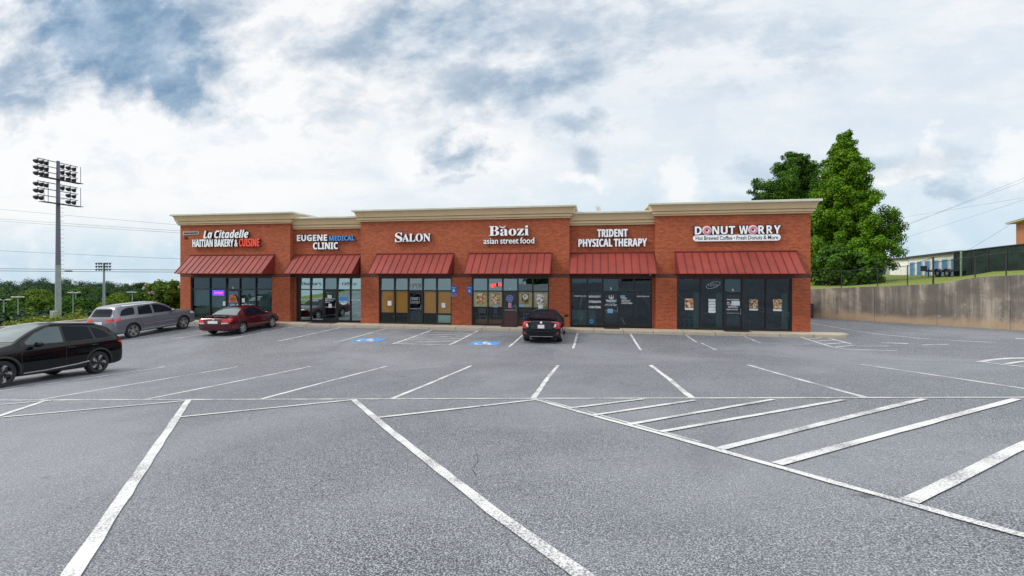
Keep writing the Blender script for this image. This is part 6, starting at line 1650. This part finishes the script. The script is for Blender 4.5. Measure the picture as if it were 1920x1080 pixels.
for sg in (1, -1):
    c3.patch('front_window', [(-.16, .955), (-.16, 1.345), (.18, 1.315), (.50, 1.19), (.90, .965), (.90, .93)], 'y', sg, .006, 'car_glass', r=.04)
    c3.patch('rear_window', [(-1.05, .975), (-.86, 1.235), (-.66, 1.315), (-.24, 1.345), (-.24, .955)], 'y', sg, .006, 'car_glass', r=.05)
    c3.line('door_gap', [(-.20, 1.36), (-.20, .32)], 'y', sg, .009, 'letter_black', .003); c3.line('door_gap', [(.93, .90), (.98, .6), (.93, .34)], 'y', sg, .009, 'letter_black', .003)
    c3.line('door_gap', [(-1.10, .97), (-1.03, .75), (-.92, .55), (-.90, .32)], 'y', sg, .009, 'letter_black', .003)
    c3.patch('taillight', [(-2.36, .74), (-2.34, .92), (-2.10, .95), (-2.04, .90), (-2.18, .76)], 'y', sg, .006, 'lamp_red', r=.03)
    c3.patch('tail_lens', [(sg * .46, .72), (sg * .80, .72), (sg * .80, .92), (sg * .52, .90)], 'x', -1, .006, 'lamp_red', r=.03)
    c3.patch('reversing_lens', [(sg * .44, .66), (sg * .78, .67), (sg * .78, .73), (sg * .45, .72)], 'x', -1, .008, 'lamp_clear', r=.02)
    c3.patch('headlight', [(1.95, .66), (1.95, .76), (2.2, .72), (2.28, .63)], 'y', sg, .006, 'lamp_clear', r=.02)
    c3.patch('side_mark', [(-2.2, .45), (-2.2, .48), (-2.0, .48), (-2.0, .45)], 'y', sg, .006, 'lamp_red', r=.005)
c3.patch('windshield', [(1.16, -.68), (.36, -.52), (.30, 0), (.36, .52), (1.16, .68), (1.22, 0)], 'z', 1, .006, 'car_glass', r=.05)
c3.patch('rear_screen', [(-1.62, -.68), (-.92, -.52), (-.86, 0), (-.92, .52), (-1.62, .68), (-1.66, 0)], 'z', 1, .006, 'car_glass_clear', r=.05)
c3.patch('license_plate', [(-.26, .68), (.26, .68), (.26, .82), (-.26, .82)], 'x', -1, .014, 'plate', r=.01)
c3.patch('trunk_emblem', [(-.06, .865), (.06, .865), (.06, .90), (-.06, .90)], 'x', -1, .010, 'chrome', r=.015)
c3.line('bumper_gap', [(-.80, .62), (.80, .62)], 'x', -1, .014, 'letter_black', .004)
m_ = MB(); 
for (x0, x1, z0, z1) in ((-2.33, -2.12, 1.075, 1.10),):
    m_.add([(x0, -.70, z0 - .01), (x0, .70, z0 - .01), (x1, .70, z0 - .03), (x1, -.70, z0 - .03), (x0, -.70, z1), (x0, .70, z1), (x1, .70, z1 - .03), (x1, -.70, z1 - .03)], [(0, 3, 2, 1), (4, 5, 6, 7), (0, 1, 5, 4), (1, 2, 6, 5), (2, 3, 7, 6), (3, 0, 4, 7)])
for sg in (1, -1): m_.box(-2.28, -2.16, sg * .66 - .04, sg * .66 + .04, .96, 1.066)
m_.build('spoiler', 'paint_maroon', c3.root)
c3.mirror(.66, .90, .99); c3.handles([(-.36, .82), (-1.06, .84)], 'paint_maroon', .18)
c3.size = (.985, 1, .955); c3.place((-19.03, 21.85), (-19.30, 24.55))

# ---- black sedan seen from behind
Cv = [(-2.30, .42, .60, .70, .60, .86, .57, 0), (-2.24, .30, .80, .86, .78, 1.00, .70, .01), (-2.12, .25, .865, .93, .83, 1.055, .72, .02), (-1.90, .23, .888, .94, .85, 1.06, .72, .02), (-1.62, .22, .896, .94, .86, 1.105, .68, .025),
      (-1.20, .21, .90, .935, .865, 1.23, .61, .03), (-.75, .20, .90, .925, .868, 1.345, .555, .035), (-.45, .20, .90, .915, .868, 1.38, .545, .04), (0, .20, .90, .905, .868, 1.39, .545, .04), (.30, .20, .90, .90, .866, 1.35, .56, .04),
      (.65, .20, .90, .89, .864, 1.22, .61, .04), (1.05, .20, .90, .875, .86, 1.00, .71, .03), (1.30, .20, .898, .86, .858, .91, .76, .03), (1.8, .21, .87, .80, .82, .84, .72, .025), (2.15, .24, .78, .70, .73, .75, .64, .015), (2.33, .32, .58, .58, .54, .62, .48, 0)]
WSV = dict(spokes=5, rim=.72, layers=[(0, .1, .97, .035, .045, 0)], cladding=.0)
c4 = Car('parked_sedan', 'black four door sedan seen from behind, parked nose in near the middle of the shops', Cv, 'paint_blueblack', [(-1.32, .89), (1.38, .89)], .325, .36, WSV); c4.axles = (-1.32, 1.38)
for sg in (1, -1):
    c4.patch('front_window', [(-.16, .965), (-.16, 1.29), (.20, 1.265), (.58, 1.12), (.95, .93), (.95, .91)], 'y', sg, .006, 'car_glass', r=.04)
    c4.patch('rear_window', [(-1.30, 1.02), (-.95, 1.185), (-.60, 1.27), (-.24, 1.29), (-.24, .97)], 'y', sg, .006, 'car_glass', r=.04)
    c4.line('door_gap', [(-.20, 1.30), (-.20, .30)], 'y', sg, .009, 'letter_black', .003)
    # C-shaped tail lamp: outer limb, upper limb, lower limb, and its clear inner lens
    c4.patch('taillight', [(sg * .86, .73), (sg * .86, .90), (sg * .72, .985), (sg * .47, 1.005), (sg * .47, .98), (sg * .66, .945), (sg * .725, .87), (sg * .69, .78), (sg * .60, .725), (sg * .62, .695), (sg * .75, .695)], 'x', -1, .008, 'lamp_red', r=.015, step=.05)
    c4.patch('reversing_lens', [(sg * .665, .78), (sg * .70, .88), (sg * .62, .92), (sg * .56, .74)], 'x', -1, .007, 'lamp_clear', r=.012, step=.05)
    c4.patch('tail_side', [(-2.22, .74), (-2.22, .94), (-1.98, .97), (-1.92, .92), (-2.05, .80)], 'y', sg, .007, 'lamp_red', r=.03)
    c4.patch('reflector', [(sg * .70, .43), (sg * .76, .43), (sg * .77, .52), (sg * .72, .52)], 'x', -1, .008, 'lamp_red', r=.01, step=.05)
    c4.patch('vent_trim', [(sg * .52, .38), (sg * .76, .36), (sg * .80, .54), (sg * .70, .57)], 'x', -1, .005, 'cladding', r=.03)
c4.patch('windshield', [(1.22, -.68), (.45, -.52), (.38, 0), (.45, .52), (1.22, .68), (1.28, 0)], 'z', 1, .006, 'car_glass', r=.05)
c4.patch('rear_screen', [(-1.66, -.62), (-.66, -.49), (-.60, 0), (-.66, .49), (-1.66, .62), (-1.70, 0)], 'z', 1, .006, 'car_glass', r=.05)
c4.patch('license_plate', [(-.15, .70), (.15, .70), (.15, .86), (-.15, .86)], 'x', -1, .012, 'plate', r=.008, step=.05)
c4.patch('trunk_emblem', [(-.05, .92), (.05, .92), (.04, 1.0), (-.04, 1.0)], 'x', -1, .010, 'chrome', r=.015, step=.05)
c4.patch('number_recess', [(-.50, .68), (.50, .68), (.42, .90), (-.42, .90)], 'x', -1, .004, 'cladding', r=.04)
c4.line('bumper_crease', [(-.72, .60), (-.45, .60), (-.38, .565), (.38, .565), (.45, .60), (.72, .60)], 'x', -1, .014, 'alloy_dark', .006)
c4.line('chrome_strip', [(-.52, .335), (.52, .335)], 'x', -1, .03, 'chrome', .008)
m_ = MB(); n = 12; v = []; 
for i in range(n + 1):
    y = -.70 + 1.40 * i / n; cv = .035 * (1 - (y / .70) ** 2); v += [(-2.20, y, 1.055 + cv), (-2.00, y, 1.045 + cv), (-2.02, y, 1.085 + cv), (-2.22, y, 1.10 + cv)]
f = [(4 * i + k, 4 * i + (k + 1) % 4, 4 * i + 4 + (k + 1) % 4, 4 * i + 4 + k) for i in range(n) for k in range(4)] + [(0, 1, 2, 3), (4 * n, 4 * n + 1, 4 * n + 2, 4 * n + 3)]
m_.add(v, f).build('spoiler', 'paint_blueblack', c4.root)
c4.mirror(.72, .90, 1.02); c4.handles([(-.36, .86)], 'paint_blueblack', .18)
c4.place((-2.33, 21.95), (-2.36, 24.65))
